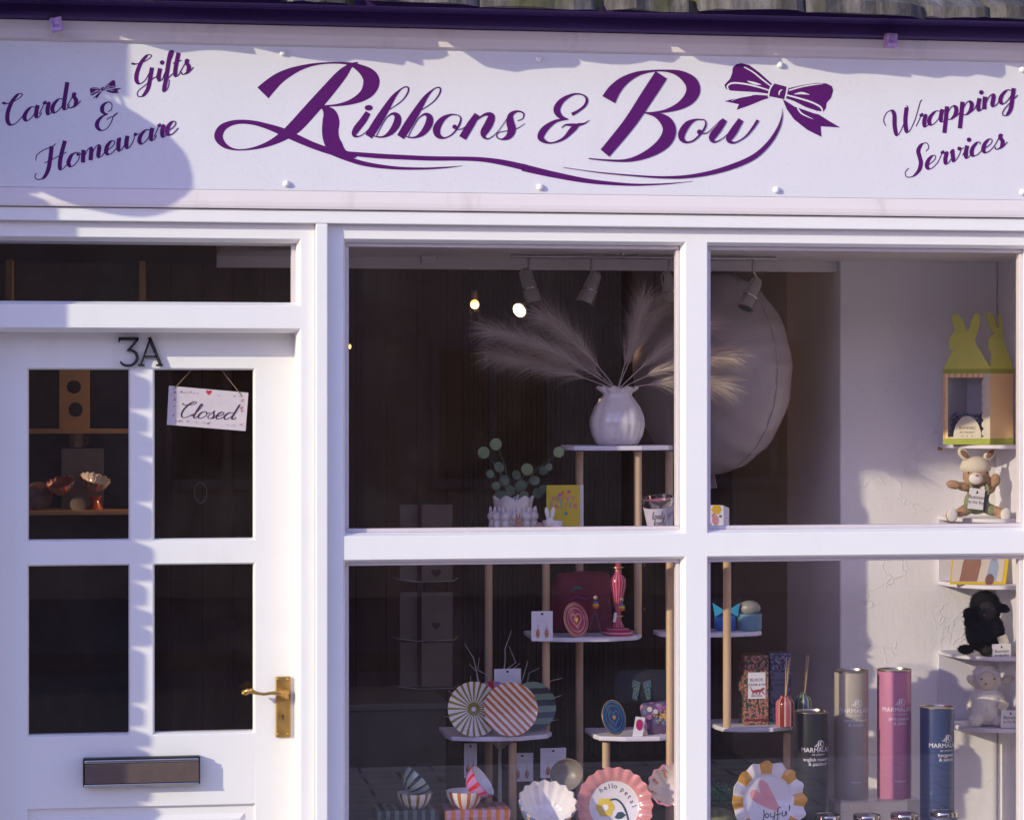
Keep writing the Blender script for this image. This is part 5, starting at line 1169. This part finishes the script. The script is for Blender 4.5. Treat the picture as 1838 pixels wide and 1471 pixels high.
strip(B0, C0, 0, 1, zb0, zb1, 0, M_carrot, 'side_wall'); strip(A0, B0, 0, .10, zb0, zb1, 0, M_carrot, 'front_post'); strip(A0, B0, .86, 1, zb0, zb1, 0, plain('cream_card', (.62, .56, .48), .6), 'front_post')
strip(A0, B0, .10, .86, zb0, zb0 + .10*H_, 0, M_carrot, 'front_sill'); strip(A0, B0, .10, .86, zb1 - .10*H_, zb1, 0, M_carrot, 'front_head'); strip(A0, B0, .10, .86, zb0 + .10*H_, zb1 - .10*H_, -.001, M_acryl, 'acetate_window')
M_gin = plain('grey_lining', (.55, .54, .62), .7)
strip(D0, C0, 0, 1, zb0, zb1, 0, M_gin, 'back_wall'); strip(A0, D0, 0, 1, zb0, zb1, 0, M_gin, 'back_wall'); strip(B0, C0, .02, .98, zb0, zb1, -.003, M_gin, 'wall_lining')
for a, b_ in ((A0, B0), (B0, C0)):
    strip(a, b_, 0, 1, zb0, zb0 + .018, .0012, M_limed, 'lime_band'); strip(a, b_, 0, 1, zb1 - .010, zb1 + .004, .0012, M_limed, 'lime_band')
g = MB()                                              # scalloped edge of the window
pa = Vector(A0).lerp(Vector(B0), .86); n_ = wallp(A0, B0, 0, 1, 1)[0] - Vector((A0.x, A0.y, 0)); n_.z = 0
for i in range(7): 
    c = Vector((pa.x, pa.y, zb0 + H_*(.16 + .11*i))) + n_*.0006; u = (Vector((B0.x, B0.y, 0)) - Vector((A0.x, A0.y, 0))).normalized()
    ii = [g.vert(c + u*.0055*math.cos(q) + Vector((0, 0, .0095*math.sin(q)))) for q in [2*math.pi*j/12 for j in range(12)]]; g.face(ii)
g.build('scalloped_edge', MATS['cream_card'], HB2, fix=False)
def gable(a, b_, pts, name, lean=.012):
    u = Vector((b_.x - a.x, b_.y - a.y, 0)); n = wallp(a, b_, 0, 1, 1)[0] - Vector((a.x, a.y, 0)); n.z = 0; q = []
    for s_, h in pts: q.append(Vector((a.x, a.y, zb1 + .004 + h)) + u*s_ - n * (lean * h / .1))
    MB().prism(q, -n*.0012).build(name, M_lime, HB2); return q
gable(A0, B0, [(0, 0), (1.02, 0), (.78, .055), (.70, .07), (.66, .085), (.70, .105), (.74, .125), (.76, .15), (.72, .168), (.64, .165), (.57, .145), (.53, .118), (.49, .11), (.44, .13), (.36, .155), (.26, .170), (.17, .166), (.15, .145), (.22, .12), (.20, .11), (.13, .10), (.10, .08), (.14, .055), (.20, .06), (.12, .035)], 'rabbit_gable')
gable(B0, C0, [(0, 0), (1.0, 0), (.86, .045), (.74, .075), (.76, .10), (.70, .12), (.74, .15), (.66, .168), (.56, .16), (.55, .125), (.48, .125), (.40, .16), (.20, .172), (.08, .165), (.12, .13), (.32, .105), (.16, .10), (.04, .085), (.02, .05), (.14, .06), (.10, .03)], 'rabbit_gable')
g = MB(); u = (B0 - A0); cc = A0.lerp(B0, .52); q = []
for i in range(17): z = math.pi * i / 16; q.append(Vector((cc.x, cc.y, zb0 + .018)) + u*(.30*math.cos(z)) + Vector((0, 0, .068*math.sin(z))) + n_*.0022)
g.prism(q, -n_*.0008); g.build('arched_label', MATS['cream_card'], HB2)
g = MB(); un = u.normalized(); un.z = 0
for txt, s_, z in (('BUNNIES', .0125, .046), ('BY THE BAY', .0085, .034)): letters(g, txt, s_, lambda x, y, z=z: Vector((cc.x, cc.y, zb0 + z)) + un*x + Vector((0, 0, y)) + n_*.0032)
for i in (-1, 0, 1): g.poly([Vector((cc.x, cc.y, zb0 + .024)) + un*(i*.015 - .002) + n_*.003, Vector((cc.x, cc.y, zb0 + .024)) + un*(i*.015 + .002) + n_*.003, Vector((cc.x, cc.y, zb0 + .030)) + un*(i*.015) + n_*.003])
g.build('lettering', plain('brown_print', (.22, .08, .04), .6), HB2, fix=False)
g = MB(); rc = random.Random(6); ub = Vector((B0.x - A0.x, B0.y - A0.y, 0)); inn_ = -Vector((n_.x, n_.y, 0)).normalized()
for i in range(420):
    p = Vector((A0.x, A0.y, 0)) + ub*rc.uniform(.16, .82) + inn_*rc.uniform(.012, .035) + Vector((0, 0, zb0 + .012 + min(.075, abs(rc.gauss(0, .045))))); d = Vector((rc.gauss(0, 1), rc.gauss(0, .3), rc.gauss(0, 1))).normalized()*.008; w = d.orthogonal().normalized()*.002
    g.poly([p-d-w, p-d+w, p+d+w, p+d-w], rc.choice((0, 0, 1, 2)))
o = g.build('shredded_foil', [plain('shred_violet', (.10, .05, .24), .2, .5), plain('shred_teal', (.05, .34, .36), .3, .2), plain('shred_lilac', (.40, .28, .60), .3, .2)], HB2, fix=False); o['kind'] = 'stuff'

# ---- soft toys
def plush(T, name, blobs, mat, fur=0, furlen=.006, seed=1, vox=.0035, curl=.5):
    g = MB()
    for c, r, *rot in blobs: g.ell(c, r, 18, 12, rot=rot[0] if rot else None)
    o = g.build(name, mat, T, smooth=True, world=False); m = o.modifiers.new('r', 'REMESH'); m.mode = 'VOXEL'; m.voxel_size = vox; m.use_smooth_shade = True
    s = o.modifiers.new('s', 'SMOOTH'); s.iterations = 6
    tx = bpy.data.textures.new('fuzz', 'CLOUDS'); tx.noise_scale = .006; d = o.modifiers.new('d', 'DISPLACE'); d.texture = tx; d.strength = .004 if fur else .0015; d.mid_level = .5
    if fur:
        rf = random.Random(seed); h = MB(); w_tot = [r[0]*r[1] + r[1]*r[2] + r[0]*r[2] if hasattr(r, '__len__') else 3*r*r for c, r, *_ in blobs]; S_w = sum(w_tot)
        for (c, r, *rot), w in zip(blobs, w_tot):
            c = Vector(c); r = Vector(r) if hasattr(r, '__len__') else Vector((r, r, r)); rm = Euler(rot[0]).to_matrix() if rot else Matrix.Identity(3)
            for i in range(int(fur * w / S_w)):
                d_ = Vector((rf.gauss(0, 1), rf.gauss(0, 1), rf.gauss(0, 1))).normalized(); p = c + rm @ Vector((d_.x*r.x, d_.y*r.y, d_.z*r.z)); nn = (rm @ Vector((d_.x/r.x, d_.y/r.y, d_.z/r.z))).normalized()
                dr = (nn + Vector((rf.gauss(0, curl), rf.gauss(0, curl), rf.gauss(0, curl)))).normalized(); L = furlen * rf.uniform(.6, 1.3); w_ = dr.orthogonal().normalized() * .0007
                p = p - nn*.001; h.poly([p - w_, p + w_, p + dr*L])
        q = h.build('fur', mat, T, world=False, fix=False); q['kind'] = 'stuff'
    return o
M_tan = plain('tan_plush', (.40, .25, .16), .95, spec=.08, var=.15, vs_=60); M_crm = plain('cream_plush', (.62, .55, .47), .95, spec=.08, var=.06, vs_=60); M_sagec = plain('sage_cloth', (.22, .25, .13), .9, var=.12, vs_=120)
M_blk = plain('black_plush', (.008, .0075, .009), .95, spec=.08, var=.3, vs_=60); M_wht = plain('white_plush', (.72, .68, .68), .95, spec=.08, var=.05, vs_=60); M_nose = plain('pink_nose', (.45, .20, .18), .7)
def tag_card(T, pos, w, h, tilt, k, yaw=0):
    g = MB(); g.xf = Matrix.Translation(pos) @ Euler((0, tilt, yaw)).to_matrix().to_4x4(); g.box(-w/2, w/2, 0, .0012, -h/2, h/2); g.build('paper_tag', M_card, T, world=False)
    g = MB(); X4 = Matrix.Translation(pos) @ Euler((0, tilt, yaw)).to_matrix().to_4x4()
    for txt, s_, z, x in (('Bunnies', h*.27, 0, 0), ('by the Bay', h*.20, -h*.22, 0)): letters(g, txt, s_, lambda a, b_, z=z: X4 @ Vector((a, -.0006, z + b_)))
    g.poly([X4 @ Vector(q) for q in ((-h*.05, -.0006, h*.25), (h*.06, -.0006, h*.25), (h*.04, -.0006, h*.38), (-h*.02, -.0006, h*.4))])
    g.build('lettering', M_inkdark, T, world=False, fix=False)
tY = .84; k = MPP(1750, tY)
def L_(x, y, base, d=0): return Vector(((x - 1750)*k, d*k, (base - y)*k))
c = P(1750, 928, tY); c.z = QZ[1] + .0006; BN = thing('rabbit_soft_toy', 'tan rabbit soft toy in green dungarees and cream hat sitting on the corner shelf', 'soft toy', c)
l = lambda x, y, d=0: L_(x, y, 928, d)
plush(BN, 'body', [(l(1752, 897), (20*k, 17*k, 24*k)), (l(1752, 853), (24*k, 21*k, 21*k)), (l(1727, 872, -4), (15*k, 8*k, 8*k), (0, .25, 0)), (l(1708, 868, -8), (15*k, 8*k, 8*k), (0, .15, 0)), (l(1778, 872, -4), (10*k, 8*k, 15*k), (0, .4, 0)), (l(1785, 860, -10), (9*k, 8*k, 12*k)), (l(1722, 915, -14), (20*k, 9*k, 9*k), (0, -.35, .3)), (l(1783, 915, -14), (18*k, 9*k, 9*k), (0, .35, -.3)), (l(1698, 923, -24), (11*k, 10*k, 12*k)), (l(1794, 921, -24), (11*k, 10*k, 12*k))], M_tan, 900, .005, 3)
plush(BN, 'dungarees', [(l(1752, 900, -2), (23*k, 19.5*k, 22*k)), (l(1730, 913, -10), (17*k, 11*k, 10.5*k), (0, -.35, .3)), (l(1775, 913, -10), (16*k, 11*k, 10.5*k), (0, .35, -.3))], M_sagec)
for x0, x1 in ((1736, 1738), (1768, 1766)): MB().tube([l(x0, 885, -19), l((x0+x1)/2, 873, -20), l(x1, 866, -10)], 3.2*k, 8).build('strap', M_sagec, BN, smooth=True, world=False)
plush(BN, 'hat', [(l(1752, 838, 3), (29*k, 25*k, 15*k)), (l(1752, 831, 3), (26*k, 23*k, 14*k))], M_crm)
for s_ in (-1, 1):
    MB().ell(l(1752 + s_*24, 814, -4), (14*k, 4*k, 9*k), 16, 10, rot=(0, -s_*.75, 0)).build('hat_ear', M_crm, BN, smooth=True, world=False)
    MB().ell(l(1752 + s_*24, 813.5, -7.2), (10*k, 2*k, 5*k), 14, 8, rot=(0, -s_*.75, 0)).build('ear_lining', plain('tan_lining', (.22, .12, .07), .9), BN, smooth=True, world=False)
MB().ell(l(1745, 857, -19), (13*k, 8*k, 11*k), 18, 12).build('muzzle', M_wht, BN, smooth=True, world=False)
MB().ell(l(1744, 851, -27), (3*k, 2*k, 2*k), 10, 8).build('nose', M_nose, BN, smooth=True, world=False)
for x in (1731, 1766): MB().ell(l(x, 846, -20), 1.8*k, 10, 8).build('eye', M_inkdark, BN, smooth=True, world=False)
for x in (1696, 1796): MB().ell(l(x, 921, -33), (10*k, 3*k, 12*k), 16, 10).build('foot_pad', M_wht, BN, smooth=True, world=False)
tag_card(BN, l(1744, 893, -24), 29*k, 37*k, .12, k)
g = MB(); g.xf = Matrix.Translation(l(1753, 895, -21)) @ Euler((0, .3, 0)).to_matrix().to_4x4(); g.box(-14*k, 14*k, 0, .001, -18*k, 18*k); g.build('paper_tag', M_inkdark, BN, world=False)

c = P(1765, 1171, tY); c.z = QZ[3] + .0006; LB = thing('black_lamb_soft_toy', 'fluffy black lamb soft toy on the corner shelf', 'soft toy', c)
l = lambda x, y, d=0: L_(x - 15, y, 1171, d)
plush(LB, 'body', [(l(1768, 1130), (36*k, 28*k, 38*k)), (l(1768, 1093), (29*k, 24*k, 22*k)), (l(1768, 1078), (27*k, 22*k, 22*k)), (l(1735, 1096, -2), (9*k, 6*k, 11*k), (0, .5, 0)), (l(1738, 1108, -4), (9*k, 8*k, 15*k), (0, .5, 0)), (l(1802, 1088, -2), (13*k, 6*k, 8*k), (0, .35, 0)), (l(1728, 1160, -12), (15*k, 11*k, 9*k)), (l(1760, 1160, -26), (12*k, 10*k, 11*k))], M_blk, 3800, .009, 5, curl=.9)
MB().ell(l(1765, 1092, -20), (17*k, 10*k, 18*k), 20, 14).build('face', plain('charcoal_plush', (.026, .022, .024), .9, var=.1, spec=.1), LB, smooth=True, world=False)
MB().ell(l(1757, 1097, -29), (2.6*k, 2*k, 2*k), 10, 8).build('nose', plain('dusky_nose', (.16, .08, .09), .6), LB, smooth=True, world=False)
for x in (1752, 1773): MB().ell(l(x, 1086, -29), 1.6*k, 10, 8).build('eye', M_inkdark, LB, smooth=True, world=False)
MB().ell(l(1760, 1161, -35), (9*k, 3*k, 9*k), 16, 10).build('foot_pad', MATS['charcoal_plush'], LB, smooth=True, world=False)
tag_card(LB, l(1787, 1164, -34), 35*k, 31*k, -.03, k); g = MB(); g.xf = Matrix.Translation(l(1790, 1142, -33)) @ Euler((0, -.35, 0)).to_matrix().to_4x4(); g.box(-9*k, 9*k, 0, .001, -8*k, 8*k); g.build('small_tag', plain('cream_tag', (.60, .54, .48), .7), LB, world=False)

c = P(1768, 1298, tY); c.z = QZ[4] + .0006; LW = thing('white_lamb_soft_toy', 'fluffy white lamb soft toy on the lowest corner shelf', 'soft toy', c)
l = lambda x, y, d=0: L_(x - 18, y, 1298, d)
plush(LW, 'body', [(l(1771, 1262), (35*k, 28*k, 36*k)), (l(1771, 1216), (27*k, 23*k, 22*k)), (l(1770, 1205), (24*k, 20*k, 18*k)), (l(1745, 1286, -14), (14*k, 12*k, 11*k)), (l(1790, 1288, -18), (15*k, 12*k, 10*k))], M_wht, 3600, .008, 6, curl=.8)
MB().ell(l(1765, 1215, -17), (19*k, 10*k, 17*k), 20, 14).build('face', M_crm, LW, smooth=True, world=False)
for x, r_ in ((1743, .7), (1808, -.25)): MB().ell(l(x, 1216, -4), (13*k, 5*k, 8*k), 16, 10, rot=(0, r_, 0)).build('ear', M_crm, LW, smooth=True, world=False)
MB().ell(l(1760, 1220, -27), (2.4*k, 2*k, 2*k), 10, 8).build('nose', M_nose, LW, smooth=True, world=False)
for x in (1776, 1752): MB().ell(l(x, 1211, -26), 1.7*k, 10, 8).build('eye', M_inkdark, LW, smooth=True, world=False)
tag_card(LW, l(1803, 1282, -34), 35*k, 31*k, .03, k); g = MB(); g.xf = Matrix.Translation(l(1790, 1258, -33)) @ Euler((0, .5, 0)).to_matrix().to_4x4(); g.box(-9*k, 9*k, 0, .001, -8*k, 8*k); g.build('small_tag', MATS['cream_tag'], LW, world=False)

# ---- picture book
bY_ = .84; BK = thing('picture_book', 'yellow edged picture book leaning on the corner shelf', 'book', P(1760, 1045, bY_))
z0_, z1_ = QZ[2] + .0006, ZP(1760, 944, bY_ + .04)
q = [Vector((XP(1705, bY_), bY_, z0_)), Vector((XP(1805, bY_ - .02), bY_ - .02, z0_)), Vector((XP(1818, bY_ + .02), bY_ + .02, z1_)), Vector((XP(1714, bY_ + .04), bY_ + .04, z1_))]
MB().prism(q, (.004, .014, 0)).build('cover', plain('yellow_board', (.66, .46, .0), .4), BK)
def BKP(u, v, o=0): return q[0].lerp(q[1], u).lerp(q[3].lerp(q[2], u), v) + Vector((0, -o - .0008, 0))
B = Brush(0, .0002, lambda x, y, o: BKP(x, y, o)); B.poly([(.02, .04), (.93, .04), (.93, .97), (.02, .97)], 0); B.poly([(.16, .05), (.48, .05), (.52, .35), (.50, .62), (.40, .72), (.30, .6), (.20, .4)], 1); B.poly([(.62, .05), (.82, .05), (.84, .3), (.78, .5), (.70, .55), (.66, .3)], 2); B.blob(.74, .48, .06, .07, mi=1); B.blob(.70, .08, .08, .10, mi=3); B.stroke([(.30, .60, .05), (.42, .66, .04), (.55, .64, .03)], mi=3, minw=.01)
B.mb.build('cover_print', [plain('cover_cream', (.60, .52, .48), .5), plain('cover_brown', (.28, .14, .10), .5), plain('cover_blue', (.30, .36, .50), .5), plain('cover_dark', (.18, .08, .07), .5)], BK, fix=False)

# ================================================================ DEEPER IN THE SHOP
M_warmwood = plain('pine_board', (.34, .20, .09), .55, var=.2, vs_=9); M_dwood = plain('dark_shelf_wood', (.10, .065, .04), .6, var=.2)
sY = 1.25; SU = thing('wall_shelving', 'dark wall shelves seen through the left door panes', 'shelving', P(140, 1000, sY + .15))
xs0, xs1 = XP(20, sY), XP(250, sY)
for y in (770, 916): MB().box(xs0, xs1, sY, sY + .22, ZP(140, y, sY) - .014, ZP(140, y, sY)).build('shelf_board', M_warmwood, SU, bevel=.002)
MB().box(xs0 - .02, xs1 + .02, sY + .221, sY + .24, .03, zC).build('back_board', M_dwood, SU)
for x in (xs0 - .02, xs1): MB().box(x, x + .0195, sY + .07, sY + .22, .03, zC).build('upright', M_dwood, SU)
za_, zb_ = ZP(140, 770, sY) + .0005, ZP(140, 916, sY) + .0005
RK = thing('wooden_holder', 'tall pine holder with two round holes on the upper door shelf', 'holder', (XP(132, sY + .05), sY + .05, za_)); kk = MPP(132, sY)
def ring_plate(x0, x1, z0, z1, holes, y, th):                   # board with elliptical holes
    g = MB(); n = 32
    zs = [z0] + [(holes[i][1] + holes[i+1][1]) / 2 for i in range(len(holes)-1)] + [z1]
    for i, (hx, hz, ra, rb_) in enumerate(holes):
        o_, n_ = [], []
        for j in range(n):
            a = 2*math.pi*j/n; ca, sa = math.cos(a), math.sin(a); m = min(((x1-hx) if ca > 0 else (hx-x0)) / max(abs(ca), 1e-6), ((zs[i+1]-hz) if sa > 0 else (hz-zs[i])) / max(abs(sa), 1e-6))
            o_.append((hx + ca*m, hz + sa*m)); n_.append((hx + ra*ca, hz + rb_*sa))
        # keep the corners square
        for cx_, cz_ in ((x0, zs[i]), (x1, zs[i]), (x1, zs[i+1]), (x0, zs[i+1])):
            j = min(range(n), key=lambda t_: (o_[t_][0]-cx_)**2 + (o_[t_][1]-cz_)**2); o_[j] = (cx_, cz_)
        F0 = [g.vert((a, y, b_)) for a, b_ in o_]; F1 = [g.vert((a, y, b_)) for a, b_ in n_]; K1 = [g.vert((a, y + th, b_)) for a, b_ in n_]; K0 = [g.vert((a, y + th, b_)) for a, b_ in o_]
        for j in range(n):
            l_ = (j+1) % n; g.face((F0[j], F0[l_], F1[l_], F1[j])); g.face((F1[j], F1[l_], K1[l_], K1[j])); g.face((K1[j], K1[l_], K0[l_], K0[j])); g.face((F0[j], K0[j], K0[l_], F0[l_]))
    return g
zA_, zB_ = za_, ZP(132, 664, sY)
g = ring_plate(XP(106, sY), XP(160, sY), zA_, zB_, [(XP(135, sY), ZP(135, 735, sY), 13*kk, 13*kk), (XP(132, sY), ZP(132, 694, sY), 13*kk, 12*kk)], sY + .03, .03); g.build('holder_board', M_warmwood, RK)
MG = thing('patterned_mug', 'glazed mug catching lamplight on the lower door shelf', 'mug', (XP(134, sY), sY + .1, zb_))
MB().box(XP(108, sY), XP(185, sY), sY + .13, sY + .2, zb_, ZP(140, 806, sY)).build('display_block', plain('pale_block', (.30, .25, .20), .6), MG)
g = MB(); g.xf = Matrix.Translation((XP(134, sY), sY + .165, ZP(134, 805, sY) + .0005)); g.lathe([(0, 0), (14*kk, 0), (15*kk, 3*kk), (15*kk, 26*kk), (13.5*kk, 26*kk), (13*kk, 3*kk), (0, 3*kk)], 32); g.build('mug_body', plain('amber_glaze', (.34, .22, .07), .1, coat=.8), MG, smooth=45)
g = MB(); g.tube([P(148, 797, sY + .165), P(157, 795, sY + .165), P(158, 786, sY + .165), P(148, 783, sY + .165)], .003, 8); g.build('mug_handle', MATS['amber_glaze'], MG, smooth=True)
bowl(112, 884, 26, sY + .06, TILT(R(-12), R(22)), 'small frilled bowl with red rays on the lower door shelf', (.40, .30, .24), (.42, .05, .04), 14, wave=frill(14, .05), name='frilled_bowl', h=.8, rim=plain('red_ray_glaze', (.42, .14, .10), .2, coat=.4))
bowl(166, 878, 27, sY + .06, TILT(R(14), R(18)), 'small frilled cream bowl on a red stand on the lower door shelf', (.45, .36, .26), (.40, .10, .04), 14, wave=frill(14, .05), name='frilled_bowl', h=.8)
plate('painted_plate', 68, 890, 26, sY + .10, R(12), 0, 'painted face plate leaning at the left of the lower door shelf', PL, [plain('painted_face', (.30, .16, .11), .3, var=.5, vs_=30)])
plate('painted_plate', 140, 905, 14, sY + .03, R(15), 0, 'little cream plate leaning between the frilled bowls', PL, [plain('cream_plate', (.36, .30, .22), .3)])
g = MB(); c = Vector((XP(170, sY), sY + .07, zb_)); g.xf = Matrix.Translation(c); g.lathe([(0, 0), (15*kk, 0), (9*kk, 12*kk), (8*kk, 16*kk), (14*kk, 24*kk), (0, 24*kk)], 24)
tag(g.build('pot_stand', plain('red_pot', (.36, .06, .02), .25, coat=.4), smooth=45, loc=c), 'small red waisted stand under the cream frilled bowl', 'stand')
cr = P(360, 884, 1.6); g = MB()
for i in range(40):
    a = 2*math.pi*i/40; g.ell(cr + Vector((.020*math.cos(a), .004*math.sin(5*a), .032*math.sin(a))), .0024, 6, 4)
tag(g.build('beaded_hoop', M_chrome, smooth=True, loc=cr), 'sparkling beaded hoop deep inside behind the right door pane', 'jewellery')

# lit lamps
M_bulb = emit('warm_bulb', (1.0, .45, .11), 1.9); M_lens = emit('warm_spot_lens', (1.0, .78, .48), 4)
BP = P(852, 546, 2.6); LP = thing('pendant_bulb', 'glowing round filament bulb hanging deep inside the shop', 'lamp', BP)
MB().ell(BP, .0165, 16, 12).build('bulb', M_bulb, LP, smooth=True)
MB().tube([BP + Vector((0, 0, .018)), BP + Vector((0, 0, .05))], .013, 10).build('holder', M_black, LP); MB().tube([BP + Vector((0, 0, .05)), Vector((BP.x, BP.y, zC + .159))], .0025, 6).build('flex', M_black, LP)
def lamp(name, pos, parent, power, col=(1, .66, .34), spot=None, r=.02):
    d = bpy.data.lights.new(name, 'SPOT' if spot is not None else 'POINT'); d.energy = power; d.color = col; d.shadow_soft_size = r
    o = bpy.data.objects.new(name, d); COL.objects.link(o); o.location = pos
    if spot is not None: o.rotation_euler = (spot - pos).to_track_quat('-Z', 'Y').to_euler(); d.spot_size = R(48); d.spot_blend = .5
    o.parent = parent; o.matrix_parent_inverse = ROOT[parent.name].inverted(); return o
lamp('bulb_light', BP + Vector((0, -.03, -.03)), LP, 1.3, (1, .52, .22))
sp = P(932, 557, 1.06); SPT = thing('lit_spotlight', 'dark spotlight with bright warm lens inside the shop', 'lamp', sp)
tgt = P(135, 725, sY + .03); dv = (tgt - sp).normalized(); dv2 = (dv + Vector((.3, -.8, -.25))).normalized()
MB().tube([sp - dv2*.085, sp - dv2*.07, sp - dv2*.002], [.016, .027, .030], 20).build('lamp_head', M_black, SPT, smooth=40)
MB().tube([sp - dv2*.0019, sp + dv2*.002], [.0215, .021], 20).build('lens', M_lens, SPT)
MB().tube([sp - dv2*.07, Vector((sp.x + .02, sp.y + .03, zC + .159))], .005, 8).build('arm', M_black, SPT)
lamp('spot_light', sp + dv*.05, SPT, 30, spot=tgt)
for x, y, Y in ((628, 622, 2.8), (1178, 592, 3.0)):
    p = P(x, y, Y); T = thing('wall_bulb', 'tiny warm light %s deep in the shop' % ('at the left edge of the window' if x < 700 else 'behind the pampas plumes'), 'lamp', p)
    MB().ell(p, (.005, .005, .009), 10, 8).build('bulb', M_bulb, T, smooth=True); MB().tube([p + Vector((0, 0, .012)), p + Vector((0, .03, .05)), Vector((p.x, 4.399, p.z + .05))], .004, 6).build('bracket', M_black, T)
# card spinner, low counter, hanging stock, junction box
cY = 1.5; kc = MPP(760, cY); CR = thing('card_spinner', 'wire spinner of greeting cards in the dim shop behind the left pane', 'card rack', P(765, 1400, cY))
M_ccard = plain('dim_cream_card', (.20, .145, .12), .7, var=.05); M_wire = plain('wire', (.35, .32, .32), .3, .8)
MB().tube([P(765, 1471, cY + .08), P(765, 900, cY + .08)], .012, 10).build('pole', M_black, CR)
for y0, y1 in ((905, 1042), (1062, 1148), (1152, 1232)):
    for x0, x1, dy in ((757, 812, 0), (718, 749, .03)):
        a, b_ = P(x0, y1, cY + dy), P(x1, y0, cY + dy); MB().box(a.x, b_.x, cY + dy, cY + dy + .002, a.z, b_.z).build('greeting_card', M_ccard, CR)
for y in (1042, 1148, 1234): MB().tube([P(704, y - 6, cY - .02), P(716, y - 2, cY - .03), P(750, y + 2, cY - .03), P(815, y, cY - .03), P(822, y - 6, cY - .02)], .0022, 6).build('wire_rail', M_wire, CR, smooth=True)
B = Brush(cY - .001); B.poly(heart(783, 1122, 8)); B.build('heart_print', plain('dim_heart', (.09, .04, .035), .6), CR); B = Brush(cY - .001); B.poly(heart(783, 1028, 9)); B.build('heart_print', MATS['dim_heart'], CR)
qY = 1.15; CT = thing('low_counter', 'low dark counter standing behind the window display on the left', 'counter', (XP(700, qY), qY + .2, .02))
MB().box(XP(590, qY), XP(800, qY), qY, qY + .45, .02, ZP(700, 1262, qY) - .02).build('carcass', plain('counter_paint', (.10, .075, .07), .6), CT); MB().box(XP(586, qY), XP(804, qY), qY - .01, qY + .46, ZP(700, 1262, qY) - .0195, ZP(700, 1262, qY)).build('counter_top', plain('counter_top', (.13, .105, .095), .5), CT, bevel=.003)
jb = P(768, 457, .9); MB_ = MB().box(jb.x - .022, jb.x + .022, .88, .91, zC - .024, zC - .0005); tag(MB_.build('junction_box', M_ceil, bevel=.003, loc=jb), 'small white junction box on the display ceiling edge', 'junction box')
M_slatw = plain('dark_oak_slat', (.11, .055, .03), .6, var=.2)
SP_ = thing('slat_panel', 'vertical oak slat panel on the back wall of the shop', 'wall panel', (XP(960, 4.0), 4.3, 0))
rx0, rx1 = XP(835, 4.3), XP(1130, 4.3); n_sl = 34
MB().box(rx0, rx1, 4.37, 4.399, .02, zC + .15).build('backing', M_black, SP_)
for i in range(n_sl):
    x = rx0 + (rx1-rx0) * (i + .5) / n_sl; MB().box(x - .008, x + .008, 4.345, 4.3695, .02, zC + .15).build('slat', M_slatw, SP_)
